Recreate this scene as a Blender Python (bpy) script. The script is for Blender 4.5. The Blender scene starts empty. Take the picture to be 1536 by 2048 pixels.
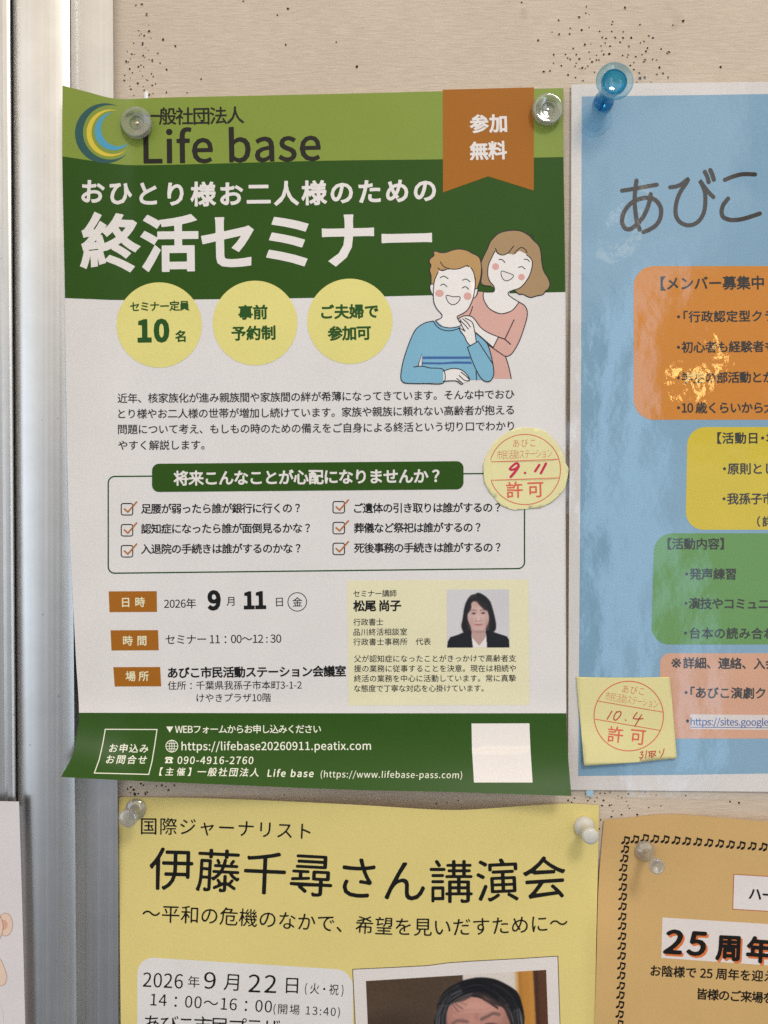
import bpy, bmesh, math, random
import numpy as np
from mathutils import Vector

scene = bpy.context.scene
COL = scene.collection
rng = np.random.default_rng(7)
random.seed(7)

S = 0.000212          # metres on the board per unit of the layout grid (an A4 sheet is about 1000 x 1400 units)
D = 0.36              # the phone is held 36 cm in front of the board
MM = 0.001

# ------------------------------------------------------------------ camera
cd = bpy.data.cameras.new("camera")
cam = bpy.data.objects.new("camera", cd)
COL.objects.link(cam)
cam.location = (0, -D, 0)
cam.rotation_euler = (math.radians(90), 0, 0)
cd.sensor_fit = 'VERTICAL'
cd.sensor_height = 36
cd.lens = 36 * D / (2048 * S)
cd.clip_start = 0.01
cd.clip_end = 50
scene.camera = cam

# ------------------------------------------------------------------ world: the room behind the photographer
def build_world():
    w = bpy.data.worlds.new("World")
    scene.world = w
    w.use_nodes = True
    nt = w.node_tree
    N, L = nt.nodes, nt.links
    for n in list(N):
        N.remove(n)
    out = N.new('ShaderNodeOutputWorld')
    bg = N.new('ShaderNodeBackground')
    bg.inputs['Strength'].default_value = WORLD_STRENGTH
    L.new(bg.outputs[0], out.inputs[0])
    tc = N.new('ShaderNodeTexCoord')
    sp = N.new('ShaderNodeSeparateXYZ')
    L.new(tc.outputs['Generated'], sp.inputs[0])

    def M(op, a, b=None, c=None):
        n = N.new('ShaderNodeMath'); n.operation = op
        for i, v in enumerate((a, b, c)):
            if v is None: continue
            if isinstance(v, (int, float)): n.inputs[i].default_value = v
            else: L.new(v, n.inputs[i])
        return n.outputs[0]

    def step(v, lo, hi):
        n = N.new('ShaderNodeMapRange'); n.interpolation_type = 'SMOOTHSTEP'
        L.new(v, n.inputs[0]); n.inputs[1].default_value = lo; n.inputs[2].default_value = hi
        return n.outputs[0]

    def box(a, b, a0, a1, b0, b1, s):
        m = M('MULTIPLY', step(a, a0 - s, a0 + s), M('SUBTRACT', 1.0, step(a, a1 - s, a1 + s)))
        m = M('MULTIPLY', m, step(b, b0 - s, b0 + s))
        return M('MULTIPLY', m, M('SUBTRACT', 1.0, step(b, b1 - s, b1 + s)))

    def mix(base, col, fac):
        n = N.new('ShaderNodeMix'); n.data_type = 'RGBA'
        L.new(fac, n.inputs[0]); L.new(base, n.inputs[6])
        if isinstance(col, tuple): n.inputs[7].default_value = (*col, 1)
        else: L.new(col, n.inputs[7])
        return n.outputs[2]
    x, y, z = sp.outputs
    back = step(y, 0.0, -0.05)                   # the side the photographer stands on
    yy = M('MAXIMUM', M('MULTIPLY', y, -1.0), 0.02)
    nz = N.new('ShaderNodeTexNoise'); nz.inputs['Scale'].default_value = 5.0; nz.inputs['Detail'].default_value = 3
    L.new(tc.outputs['Generated'], nz.inputs['Vector'])
    jit = M('MULTIPLY', M('SUBTRACT', nz.outputs[0], 0.5), 0.10)
    a = M('ADD', M('DIVIDE', x, yy), jit)
    b = M('ADD', M('DIVIDE', z, yy), jit)
    ramp = N.new('ShaderNodeValToRGB')
    L.new(M('ADD', M('MULTIPLY', z, 0.5), 0.5), ramp.inputs[0])
    stops = [(0.0, (.10, .11, .125)), (.30, (.20, .215, .24)), (.42, (.40, .43, .47)), (.5, (.55, .57, .60)),
             (.60, (.92, .88, .82)), (.70, (1.42, 1.24, 1.0)), (.85, (1.40, 1.2, .94)), (1.0, (1.1, .95, .76))]
    el = ramp.color_ramp.elements
    while len(el) < len(stops): el.new(0.5)
    for e, (p, c) in zip(el, stops):
        e.position = p; e.color = (*c, 1)
    col = ramp.outputs[0]
    for (col_, a0, a1, b0, b1, s, k) in ENV_PATCHES:
        m = M('MULTIPLY', box(a, b, a0, a1, b0, b1, s), back)
        col = mix(col, col_, M('MULTIPLY', m, k))
    L.new(col, bg.inputs[0])

WORLD_STRENGTH = 0.76
#               colour               a0    a1    b0    b1   soft  amount   (a = right, b = up, per unit of depth)
ENV_PATCHES = [
    ((1.5, 1.68, 1.9),              -3.0, -.62,  -.42,  .55, .16, 1.0),     # daylight from the entrance, far to the left
    ((1.6, 1.65, 1.7),              .33,  .62, -.36,  .095, .035, 0.9),   # bright end of the hall, right behind the photographer
    ((2.9, 3.9, 5.0),               .264, .335, -.33, .30, .03, 0.95),    # tall window beside it
    ((2.2, 2.3, 2.3),               .20,  .41,  .27,  .50, .05, 0.85),    # light wall above
    ((5.5, 5.0, 4.3),               .245, .275, .325, .352, .012, 0.8),   # small pale bright patch, upper right
    ((.24, .235, .235),              -.17,  .250, -3.0,  .25, .014, 1.0),    # the photographer and the phone
    ((.35, .33, .30),               .42,  .9,   .34,  .8,  .04, 0.8),     # darker patch towards the upper right
    ((25., 17.5, 6.5),              .388, .414, .154, .167, .006, 1.0),    # warm lamp
]
build_world()

# ------------------------------------------------------------------ lamps of the room
def area(name, loc, target, size, power, colour, size_y=None):
    ld = bpy.data.lights.new(name, 'AREA')
    ld.shape = 'RECTANGLE' if size_y else 'DISK'
    ld.size = size
    if size_y: ld.size_y = size_y
    ld.energy = power; ld.color = colour
    o = bpy.data.objects.new(name, ld); COL.objects.link(o)
    o.location = loc
    o.rotation_euler = (Vector(target) - Vector(loc)).to_track_quat('-Z', 'Y').to_euler()
    return o
area("ceiling_lamp", (0.55, -1.35, 1.25), (0, 0, 0), 0.45, 11.5, (1.0, .965, .91))

scene.view_settings.view_transform = 'Standard'
scene.view_settings.look = 'None'
scene.view_settings.exposure = 0.04
scene.view_settings.gamma = 1.0
scene.view_settings.use_curve_mapping = False
scene.render.engine = 'CYCLES'
scene.cycles.max_bounces = 10
scene.cycles.transmission_bounces = 10
scene.cycles.transparent_max_bounces = 16
scene.cycles.caustics_reflective = False
scene.cycles.caustics_refractive = False
scene.cycles.sample_clamp_indirect = 6
scene.cycles.use_denoising = False
scene.cycles.denoiser = 'OPENIMAGEDENOISE'
scene.cycles.denoising_input_passes = 'RGB_ALBEDO_NORMAL'

# ------------------------------------------------------------------ helpers
def lin(r, g, b):
    return tuple((v / 255 / 12.92) if v <= 10.3 else ((v / 255 + .055) / 1.055) ** 2.4 for v in (r, g, b))

LIT = 0.80            # how bright white light falls on the sheets: photograph colour -> base colour
def base(r, g, b, k=1.0):
    return tuple(min(.9, c / LIT * k) for c in lin(r, g, b))

def nodes_of(m):
    m.use_nodes = True
    nt = m.node_tree
    return nt, nt.nodes, nt.links, nt.nodes['Principled BSDF']

PRINTS = {}
def ink(r, g, b, rough=.5, fibre=.035, spec=.18):
    """printed paper: the colour with a faint uneven fibre, slightly rough"""
    key = (r, g, b, rough, fibre, spec)
    if key in PRINTS: return PRINTS[key]
    m = bpy.data.materials.new("printed_paper")
    nt, N, L, P = nodes_of(m)
    c = base(r, g, b)
    tc = N.new('ShaderNodeTexCoord')
    n1 = N.new('ShaderNodeTexNoise'); n1.inputs['Scale'].default_value = 900; n1.inputs['Detail'].default_value = 4
    n2 = N.new('ShaderNodeTexNoise'); n2.inputs['Scale'].default_value = 45; n2.inputs['Detail'].default_value = 3
    L.new(tc.outputs['Object'], n1.inputs['Vector']); L.new(tc.outputs['Object'], n2.inputs['Vector'])
    mx = N.new('ShaderNodeMath'); mx.operation = 'ADD'
    L.new(n1.outputs[0], mx.inputs[0]); L.new(n2.outputs[0], mx.inputs[1])
    mr = N.new('ShaderNodeMapRange'); L.new(mx.outputs[0], mr.inputs[0])
    mr.inputs[1].default_value = .6; mr.inputs[2].default_value = 1.4
    mr.inputs[3].default_value = 1 - fibre * 1.6; mr.inputs[4].default_value = 1 + fibre
    mm = N.new('ShaderNodeMix'); mm.data_type = 'RGBA'; mm.blend_type = 'MULTIPLY'; mm.inputs[0].default_value = 1
    mm.inputs[6].default_value = (*c, 1); L.new(mr.outputs[0], mm.inputs[7])
    L.new(mm.outputs[2], P.inputs['Base Color'])
    P.inputs['Roughness'].default_value = rough
    P.inputs['Specular IOR Level'].default_value = spec
    bp = N.new('ShaderNodeBump'); bp.inputs['Strength'].default_value = .06; bp.inputs['Distance'].default_value = .0002
    L.new(mx.outputs[0], bp.inputs['Height']); L.new(bp.outputs[0], P.inputs['Normal'])
    PRINTS[key] = m
    return m

def thing(name, label, cat, loc=(0, 0, 0), group=None):
    o = bpy.data.objects.new(name, None)
    COL.objects.link(o)
    o.location = loc
    o.empty_display_size = .01
    o['label'] = label; o['category'] = cat
    if group: o['group'] = group
    return o

def wpos(o):
    p = Vector((0, 0, 0))
    while o is not None:
        p += o.location; o = o.parent
    return p

def link_mesh(name, verts, faces, mats, parent, smooth=False, midx=None, label=None):
    me = bpy.data.meshes.new(name)
    off = np.array(wpos(parent)) if parent else np.zeros(3)
    v = np.asarray(verts, float) - off
    me.from_pydata(v.tolist(), [], faces)
    for m in (mats if isinstance(mats, (list, tuple)) else [mats]):
        me.materials.append(m)
    if midx is not None:
        me.polygons.foreach_set('material_index', midx)
    if smooth:
        me.polygons.foreach_set('use_smooth', [True] * len(me.polygons))
    me.update()
    o = bpy.data.objects.new(name, me)
    COL.objects.link(o)
    if parent: o.parent = parent
    if label: o['label'] = label
    return o

# a point of a sheet: its place across the board (grid units) and how far the paper stands off the board (metres)
def pt(xy, h):
    xy = np.asarray(xy, float)
    h = np.broadcast_to(h, xy.shape[:1])
    k = h / D
    out = np.empty((len(xy), 3))
    out[:, 0] = (xy[:, 0] - 768) * S * (1 - k)
    out[:, 1] = -h
    out[:, 2] = (1024 - xy[:, 1]) * S * (1 - k)
    return out

LAY = 0.00005         # thickness of a layer of ink

def catmull(pts, n=12, closed=False):
    P = [np.array(p, float) for p in pts]
    out = []
    m = len(P)
    for i in range(m if closed else m - 1):
        if closed: p0, p1, p2, p3 = P[i - 1], P[i], P[(i + 1) % m], P[(i + 2) % m]
        else: p0, p1, p2, p3 = P[max(i - 1, 0)], P[i], P[i + 1], P[min(i + 2, m - 1)]
        for t in np.arange(n) / n:
            out.append(.5 * ((2 * p1) + (-p0 + p2) * t + (2 * p0 - 5 * p1 + 4 * p2 - p3) * t * t + (-p0 + 3 * p1 - 3 * p2 + p3) * t ** 3))
    if not closed: out.append(P[-1])
    return np.array(out)

class Art:
    """collects flat shapes in grid units and lays them on a sheet as one mesh"""
    def __init__(self, hf, step=None, ls=1.0, lb=0.0):
        self.hf, self.step, self.ls, self.lb = hf, step, ls, lb
        self.v, self.f, self.m, self.lay = [], [], [], []
        self.mats = []

    def mi(self, mat):
        if mat not in self.mats: self.mats.append(mat)
        return self.mats.index(mat)

    def raw(self, v, f, mat, lay):
        o = len(self.v)
        self.v.extend([tuple(p) for p in v])
        self.lay.extend([lay] * len(v))
        k = self.mi(mat)
        for q in f:
            self.f.append([i + o for i in q]); self.m.append(k)

    def poly(self, pts, mat, lay=1, step=None):
        step = step or self.step
        pts = [tuple(map(float, p)) for p in pts]
        bm = bmesh.new()
        vs = [bm.verts.new((p[0], p[1], 0)) for p in pts]
        try: bm.faces.new(vs)
        except ValueError: pass
        bm.normal_update()
        bmesh.ops.triangulate(bm, faces=bm.faces[:], ngon_method='EAR_CLIP')
        if step:
            A = np.array(pts); lo, hi = A.min(0), A.max(0)
            for ax in (0, 1):
                for c in np.arange(math.ceil(lo[ax] / step) * step, hi[ax], step):
                    co = [0, 0, 0]; no = [0, 0, 0]; co[ax] = c; no[ax] = 1
                    bmesh.ops.bisect_plane(bm, geom=bm.verts[:] + bm.edges[:] + bm.faces[:], plane_co=co, plane_no=no)
        bm.verts.index_update()
        V = [(v.co.x, v.co.y) for v in bm.verts]
        F = []
        for f in bm.faces:
            q = [v.index for v in f.verts]
            F.append(q)
        bm.free()
        self.raw(V, F, mat, lay)

    def stroke(self, pts, w, mat, lay=2, closed=False, caps=True, smooth=0, taper=0):
        """a line of width w along a path; w may be a list of widths"""
        P = catmull(pts, smooth, closed) if smooth else np.array(pts, float)
        if closed: P = np.vstack([P, P[:1], P[1:2]])
        n = len(P)
        W = np.interp(np.linspace(0, 1, n), np.linspace(0, 1, len(w)), w) if isinstance(w, (list, tuple)) else np.full(n, float(w))
        if taper:
            s = np.linspace(0, 1, n); W = W * np.clip(np.minimum(s, 1 - s) / taper, .25, 1)
        T = np.gradient(P, axis=0)
        T /= np.maximum(np.linalg.norm(T, axis=1, keepdims=True), 1e-9)
        Nn = np.stack([-T[:, 1], T[:, 0]], 1)
        # mitre at sharp corners
        V = np.vstack([P + Nn * W[:, None] / 2, P - Nn * W[:, None] / 2])
        F = [[i, i + 1, n + i + 1, n + i] for i in range(n - 1)]
        if closed: F = F[:-1] if n > 3 else F
        self.raw(V, F, mat, lay)
        if caps and not closed:
            for (p, t, r, sgn) in ((P[0], T[0], W[0] / 2, -1), (P[-1], T[-1], W[-1] / 2, 1)):
                ang = math.atan2(t[1], t[0]) + (0 if sgn > 0 else math.pi)
                an = ang + np.linspace(-math.pi / 2, math.pi / 2, 9)
                C = np.stack([p[0] + r * np.cos(an), p[1] + r * np.sin(an)], 1)
                self.raw(C, [list(range(9))], mat, lay)

    def lines(self, pts, w, mat, lay=2, closed=False):
        """straight segments with square mitred corners"""
        P = [np.array(p, float) for p in pts]; n = len(P)
        L_, R_ = [], []
        for i in range(n):
            d0 = P[i] - P[i - 1] if (i > 0 or closed) else P[1] - P[0]
            d1 = P[(i + 1) % n] - P[i] if (i < n - 1 or closed) else P[-1] - P[-2]
            d0 = d0 / np.linalg.norm(d0); d1 = d1 / np.linalg.norm(d1)
            n0 = np.array([-d0[1], d0[0]]); n1 = np.array([-d1[1], d1[0]])
            mt = (n0 + n1) / max(.3, 1 + n0 @ n1)
            L_.append(P[i] + mt * w / 2); R_.append(P[i] - mt * w / 2)
        V = L_ + R_
        F = [[i, (i + 1) % n, n + (i + 1) % n, n + i] for i in range(n if closed else n - 1)]
        # cut long segments so that they follow the sheet
        VV, FF = [], []
        for q in F:
            a, b, c, d = (np.array(V[i]) for i in q)
            k = max(1, int(np.linalg.norm(b - a) / 10))
            o = len(VV)
            for j in range(k + 1):
                VV.append(a + (b - a) * j / k); VV.append(d + (c - d) * j / k)
            for j in range(k):
                FF.append([o + 2 * j, o + 2 * j + 2, o + 2 * j + 3, o + 2 * j + 1])
        self.raw(VV, FF, mat, lay)

    def ring(self, c, rx, ry, w, mat, lay=2, n=72, squash=None):
        an = np.linspace(0, 2 * math.pi, n, endpoint=False)
        o = np.stack([c[0] + (rx + w / 2) * np.cos(an), c[1] + (ry + w / 2) * np.sin(an)], 1)
        i = np.stack([c[0] + (rx - w / 2) * np.cos(an), c[1] + (ry - w / 2) * np.sin(an)], 1)
        self.raw(np.vstack([o, i]), [[k, (k + 1) % n, n + (k + 1) % n, n + k] for k in range(n)], mat, lay)

    def ellipse(self, c, rx, ry, mat, lay=1, n=64, step=None):
        an = np.linspace(0, 2 * math.pi, n, endpoint=False)
        self.poly(np.stack([c[0] + rx * np.cos(an), c[1] + ry * np.sin(an)], 1), mat, lay, step)

    def build(self, name, parent, label=None, smooth=True):
        xy = np.array(self.v)
        h = self.hf(xy[:, 0], xy[:, 1]) + (self.lb + np.array(self.lay) * self.ls) * LAY
        V = pt(xy, h)
        # all faces towards the reader
        F = []
        for q in self.f:
            p = xy[q]
            x, y = p[:, 0], p[:, 1]
            ar = np.sum(x * np.roll(y, -1) - np.roll(x, -1) * y)
            F.append(q if ar < 0 else q[::-1])
        return link_mesh(name, V, F, self.mats, parent, smooth=smooth, midx=self.m, label=label)

def rrect(x0, y0, x1, y1, r, n=8, sk=0.0, tilt=0.0):
    """rounded rectangle; sk leans the sides, tilt lifts the right end (grid units over the width)"""
    out = []
    for (cx, cy, a0) in ((x1 - r, y0 + r, -90), (x1 - r, y1 - r, 0), (x0 + r, y1 - r, 90), (x0 + r, y0 + r, 180)):
        for k in range(n + 1):
            a = math.radians(a0 + 90 * k / n)
            px, py = cx + r * math.cos(a), cy + r * math.sin(a)
            out.append((px + sk * (py - y0) / (y1 - y0), py + tilt * (px - x0) / (x1 - x0)))
    return out

# ------------------------------------------------------------------ lettering
LATIN = {
'(':(338,'182,142 168,311 182,479 224,641 295,792 239,818 160,663 110,496 92,311 110,125 160,-42 239,-196 295,-171 224,-21'),
')':(338,'246,311 228,496 178,663 99,818 42,792 114,641 157,479 171,311 157,142 114,-21 42,-171 99,-196 178,-42 228,125'),
'-':(347,'46,245 302,245 302,315 46,315'),
'.':(278,'205,56 196,93 172,117 139,126 105,117 82,93 73,56 82,20 105,-4 139,-13 172,-4 196,20'),
'/':(392,'11,-179 78,-179 377,794 311,794'),
'0':(555,'506,369 478,580 399,705 278,746 157,705 78,580 50,369 78,156 157,29 278,-13 399,29 478,156|156,543 205,642 278,674 351,642 400,543 418,369 400,194 351,93 278,61 205,93 156,194 138,369'),
'1':(555,'343,76 343,733 273,733 230,712 180,695 121,681 121,623 252,623 252,76 88,76 88,0 490,0 490,76'),
'2':(555,'302,79 263,78 222,75 182,72 333,231 434,383 470,531 444,645 370,719 256,746 172,733 102,696 40,639 93,587 137,631 188,661 245,672 320,653 365,602 380,527 344,393 233,238 44,54 44,0 505,0 505,79'),
'3':(555,'412,425 458,484 474,563 446,662 371,724 260,746 182,735 115,704 56,659 105,601 150,638 201,663 257,672 323,657 366,617 381,556 362,485 298,435 178,416 178,346 313,328 385,277 406,199 387,126 335,80 257,63 183,75 124,106 76,147 29,88 86,38 162,1 263,-13 382,12 467,84 499,196 478,284 422,347 344,382 344,387'),
'4':(555,'340,500 340,275 115,275 282,525 303,561 322,597 341,633 345,633 343,590 341,542|524,202 524,275 426,275 426,733 325,733 20,262 20,202 340,202 340,0 426,0 426,202'),
'5':(555,'161,1 262,-13 379,17 467,102 502,238 472,371 392,447 281,472 240,468 204,459 171,443 190,655 466,655 466,733 110,733 86,391 135,360 174,384 213,398 257,403 337,383 390,326 409,236 388,144 332,84 253,63 178,75 119,104 73,144 27,84 85,37'),
'6':(555,'192,414 142,367 170,547 238,643 331,671 374,664 414,645 447,615 499,671 453,710 396,736 327,746 194,707 95,580 56,350 88,148 175,27 301,-13 406,17 483,100 512,225 487,353 416,430 308,455 250,444|169,166 144,294 194,348 245,378 293,387 367,367 411,311 425,225 408,138 364,80 301,59 222,86'),
'7':(555,'378,468 508,678 508,733 49,733 49,655 405,655 290,458 225,249 198,0 293,0 316,254'),
'8':(555,'228,356 325,313 395,260 422,179 404,114 355,71 281,55 202,73 147,120 127,190 140,256 176,312|430,418 467,478 483,551 459,651 390,719 282,744 179,720 108,656 81,558 95,488 131,432 180,389 180,385 115,338 66,270 46,182 76,81 159,12 280,-13 400,12 480,80 509,176 491,263 446,325 386,369 386,374|371,444 330,398 248,435 188,485 164,558 179,620 220,661 281,676 348,659 390,612 405,546 396,493'),
'9':(555,'73,633 44,508 69,381 139,304 246,278 307,289 365,320 415,367 385,187 320,91 232,63 186,70 144,89 108,119 58,62 104,23 163,-3 235,-13 365,28 462,159 501,398 468,592 381,708 254,746 149,716|389,571 414,444 363,387 312,356 261,346 188,366 145,422 130,508 147,596 191,654 255,675 335,649'),
':':(278,'205,56 196,93 172,117 139,126 105,117 82,93 73,56 82,20 105,-4 139,-13 172,-4 196,20|73,460 82,423 105,399 139,390 172,399 196,423 205,460 196,496 172,521 139,530 105,521 82,496'),
'B':(657,'463,395 521,430 558,485 570,554 538,658 449,715 318,733 101,733 101,0 334,0 479,24 576,95 612,215 593,301 540,359 463,390|306,660 402,649 460,611 479,542 461,478 404,436 302,422 193,422 193,660|521,218 497,137 429,89 321,74 193,74 193,350 321,350 430,336 498,293'),
'E':(589,'193,79 193,346 471,346 471,425 193,425 193,655 523,655 523,733 101,733 101,0 534,0 534,79'),
'L':(543,'101,0 514,0 514,79 193,79 193,733 101,733'),
'W':(878,'465,499 477,442 588,0 700,0 851,733 763,733 684,334 671,255 657,176 644,96 638,96 621,176 603,255 586,334 484,733 399,733 298,334 280,255 263,176 246,96 242,96 227,176 213,255 198,334 121,733 26,733 181,0 291,0 400,442 412,499 425,554 437,609 441,609 453,554'),
'a':(563,'464,452 403,529 295,557 212,546 139,519 82,486 117,423 164,451 219,472 280,481 349,461 383,411 392,344 203,306 94,240 59,141 80,58 136,5 217,-13 282,-2 342,26 397,65 400,65 408,0 483,0 483,334|293,69 243,61 194,70 160,97 147,147 170,209 247,254 392,283 392,132 341,93'),
'b':(618,'233,519 180,481 184,578 184,796 92,796 92,0 165,0 173,56 177,56 227,19 279,-5 331,-13 447,22 533,121 567,280 542,426 469,523 351,557 291,547|184,120 184,406 234,447 282,471 328,480 412,455 458,385 472,279 452,164 396,90 316,64 276,69 231,87'),
'c':(510,'482,55 442,117 405,90 362,70 314,63 226,89 167,162 146,271 168,381 229,454 317,480 357,474 393,458 425,433 471,493 429,525 377,548 313,557 183,523 89,426 52,271 86,117 176,21 306,-13 370,-5 429,19'),
'e':(554,'231,83 168,149 142,250 508,250 510,265 511,283 512,302 487,437 413,525 295,557 177,522 87,424 52,271 87,118 180,21 312,-13 380,-6 439,14 490,42 458,103 416,80 372,65 322,60|141,315 169,407 225,464 297,484 370,465 416,408 432,315'),
'f':(325,'198,0 198,469 313,469 313,543 198,543 198,629 206,688 232,724 275,736 295,734 316,729 336,721 356,792 329,801 298,807 265,809 176,787 124,725 107,630 107,543 33,538 33,469 107,469 107,0'),
'g':(564,'447,-36 460,-77 439,-130 379,-171 288,-187 203,-175 150,-142 131,-92 137,-61 154,-29 186,0 210,-5 234,-7 256,-8 350,-8 411,-15|60,-59 51,-105 80,-184 158,-233 275,-250 421,-224 516,-156 550,-62 529,11 466,54 361,67 254,67 197,75 167,96 159,126 164,152 176,173 194,191 220,181 247,174 274,172 375,195 446,260 473,361 467,405 452,443 429,473 540,473 540,543 351,543 329,550 304,555 274,557 173,533 99,466 71,363 81,302 108,253 142,217 142,213 114,188 91,154 82,112 88,74 106,44 131,23 131,18 88,-17|332,250 274,234 217,250 175,294 159,363 175,431 216,475 274,490 333,475 374,431 390,363 374,294'),
'h':(607,'234,440 281,468 332,477 391,462 424,415 435,332 435,0 526,0 526,344 508,461 454,532 360,557 292,545 232,512 180,466 184,578 184,796 92,796 92,0 184,0 184,394'),
'i':(275,'199,716 191,747 170,767 138,775 106,767 86,747 78,716 86,684 106,663 138,655 170,663 191,684|92,0 184,0 184,543 92,543'),
'l':(284,'241,-5 228,65 220,64 214,63 209,63 196,67 187,79 184,102 184,796 92,796 92,108 102,42 133,1 188,-13 210,-12 227,-9'),
'm':(926,'421,332 421,0 512,0 512,394 561,440 606,468 649,477 706,462 739,415 750,332 750,0 841,0 841,344 823,461 769,532 677,557 613,544 554,507 497,453 467,508 418,544 347,557 285,544 229,511 178,464 176,464 167,543 92,543 92,0 184,0 184,394 232,440 277,468 320,477 377,462 410,415'),
'n':(610,'234,440 281,468 332,477 391,462 424,415 435,332 435,0 526,0 526,344 508,461 454,532 360,557 291,544 231,511 178,464 176,464 167,543 92,543 92,0 184,0 184,394'),
'o':(606,'554,271 518,426 427,523 303,557 179,523 88,426 52,271 88,117 179,21 303,-13 427,21 518,117|166,381 221,454 303,480 386,454 441,381 461,271 441,162 386,89 303,63 221,89 166,162 146,271'),
'p':(620,'533,121 567,280 542,426 469,523 351,557 289,546 231,518 178,480 176,480 167,543 92,543 92,-229 184,-229 184,-45 181,50 231,15 281,-6 331,-13 447,22|184,120 184,406 234,447 282,471 328,480 412,455 458,385 472,279 452,164 396,90 316,64 276,69 232,87'),
'r':(388,'225,423 273,463 320,475 340,474 356,471 373,466 390,545 373,552 354,556 332,557 274,543 221,504 178,444 176,444 167,543 92,543 92,0 184,0 184,349'),
's':(468,'166,365 149,407 160,447 193,475 250,486 295,480 335,462 373,438 417,495 370,526 313,548 249,557 148,536 84,481 62,403 86,327 145,278 220,246 279,222 325,189 344,143 332,100 297,70 237,58 177,66 125,89 76,123 32,62 90,23 159,-3 234,-13 342,9 408,67 431,148 406,230 344,280 266,313 209,336'),
't':(377,'363,7 345,76 325,69 304,63 283,61 233,73 207,109 199,165 199,469 347,469 347,543 199,543 199,696 123,696 113,543 27,538 27,469 108,469 108,168 122,73 171,10 262,-13 296,-10 331,-3'),
'u':(607,'430,85 433,85 440,0 516,0 516,543 425,543 425,158 376,106 329,76 278,66 220,81 186,128 176,210 176,543 84,543 84,199 102,82 157,11 251,-13 319,-1 377,33'),
'w':(802,'427,344 440,293 518,0 629,0 776,543 688,543 609,229 598,178 587,128 576,78 571,78 558,128 546,178 533,229 448,543 359,543 274,229 261,178 249,128 238,78 233,78 222,128 212,178 201,229 120,543 27,543 178,0 284,0 361,291 374,343 386,395 398,449 403,449 415,395'),
'x':(498,'202,160 221,192 239,224 244,224 265,192 284,160 303,127 383,0 483,0 304,274 469,543 374,543 307,424 291,394 275,363 259,333 254,333 236,363 218,394 201,424 128,543 29,543 194,283 15,0 111,0 184,127'),
}
GLY, OUT = {}, {}

def outline(ch):
    """closed outlines of a character, in ems, and its advance"""
    if ch in OUT: return OUT[ch]
    if ch in LATIN:
        adv, s = LATIN[ch]
        res = ([np.array([[int(t) for t in p.split(',')] for p in lp.split(' ')], float) / 1000 for lp in s.split('|')], adv / 1000)
    else:
        cu = bpy.data.curves.new("letter", 'FONT')
        cu.body = ch; cu.size = 1; cu.resolution_u = 3
        o = bpy.data.objects.new("letter", cu)
        me = o.to_mesh()
        co = np.array([v.co[:2] for v in me.vertices]).reshape(-1, 2)
        tris = [tuple(p.vertices) for p in me.polygons]
        o.to_mesh_clear(); bpy.data.objects.remove(o); bpy.data.curves.remove(cu)
        E = set()
        for t in tris:
            for i in range(len(t)): E.add((t[i], t[(i + 1) % len(t)]))
        nxt = {}
        for a, b in E:
            if (b, a) not in E: nxt.setdefault(a, []).append(b)
        loops = []
        while nxt:
            a = next(iter(nxt)); lp = [a]; cur = a
            while True:
                b = nxt[cur].pop()
                if not nxt[cur]: del nxt[cur]
                if b == a or b not in nxt: break
                lp.append(b); cur = b
            if len(lp) > 2: loops.append(co[lp])
        if ch in '：？' and loops:          # centred in the square, as in Japanese setting
            q = np.vstack(loops); dx = .5 - (q[:, 0].min() + q[:, 0].max()) / 2
            loops = [l + np.array([dx, 0]) for l in loops]
        res = (loops, 1.0)
    OUT[ch] = res
    return res

def offset_loop(P, w):
    d = np.roll(P, -1, 0) - P
    ln = np.linalg.norm(d, axis=1)
    P = P[ln > 1e-5]
    if len(P) < 3: return P
    d = np.roll(P, -1, 0) - P
    d /= np.linalg.norm(d, axis=1, keepdims=True)
    n1 = np.stack([d[:, 1], -d[:, 0]], 1); n0 = np.roll(n1, 1, 0)
    m = (n0 + n1) / np.maximum(1 + np.sum(n0 * n1, 1), .35)[:, None]
    return P + m * w

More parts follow.
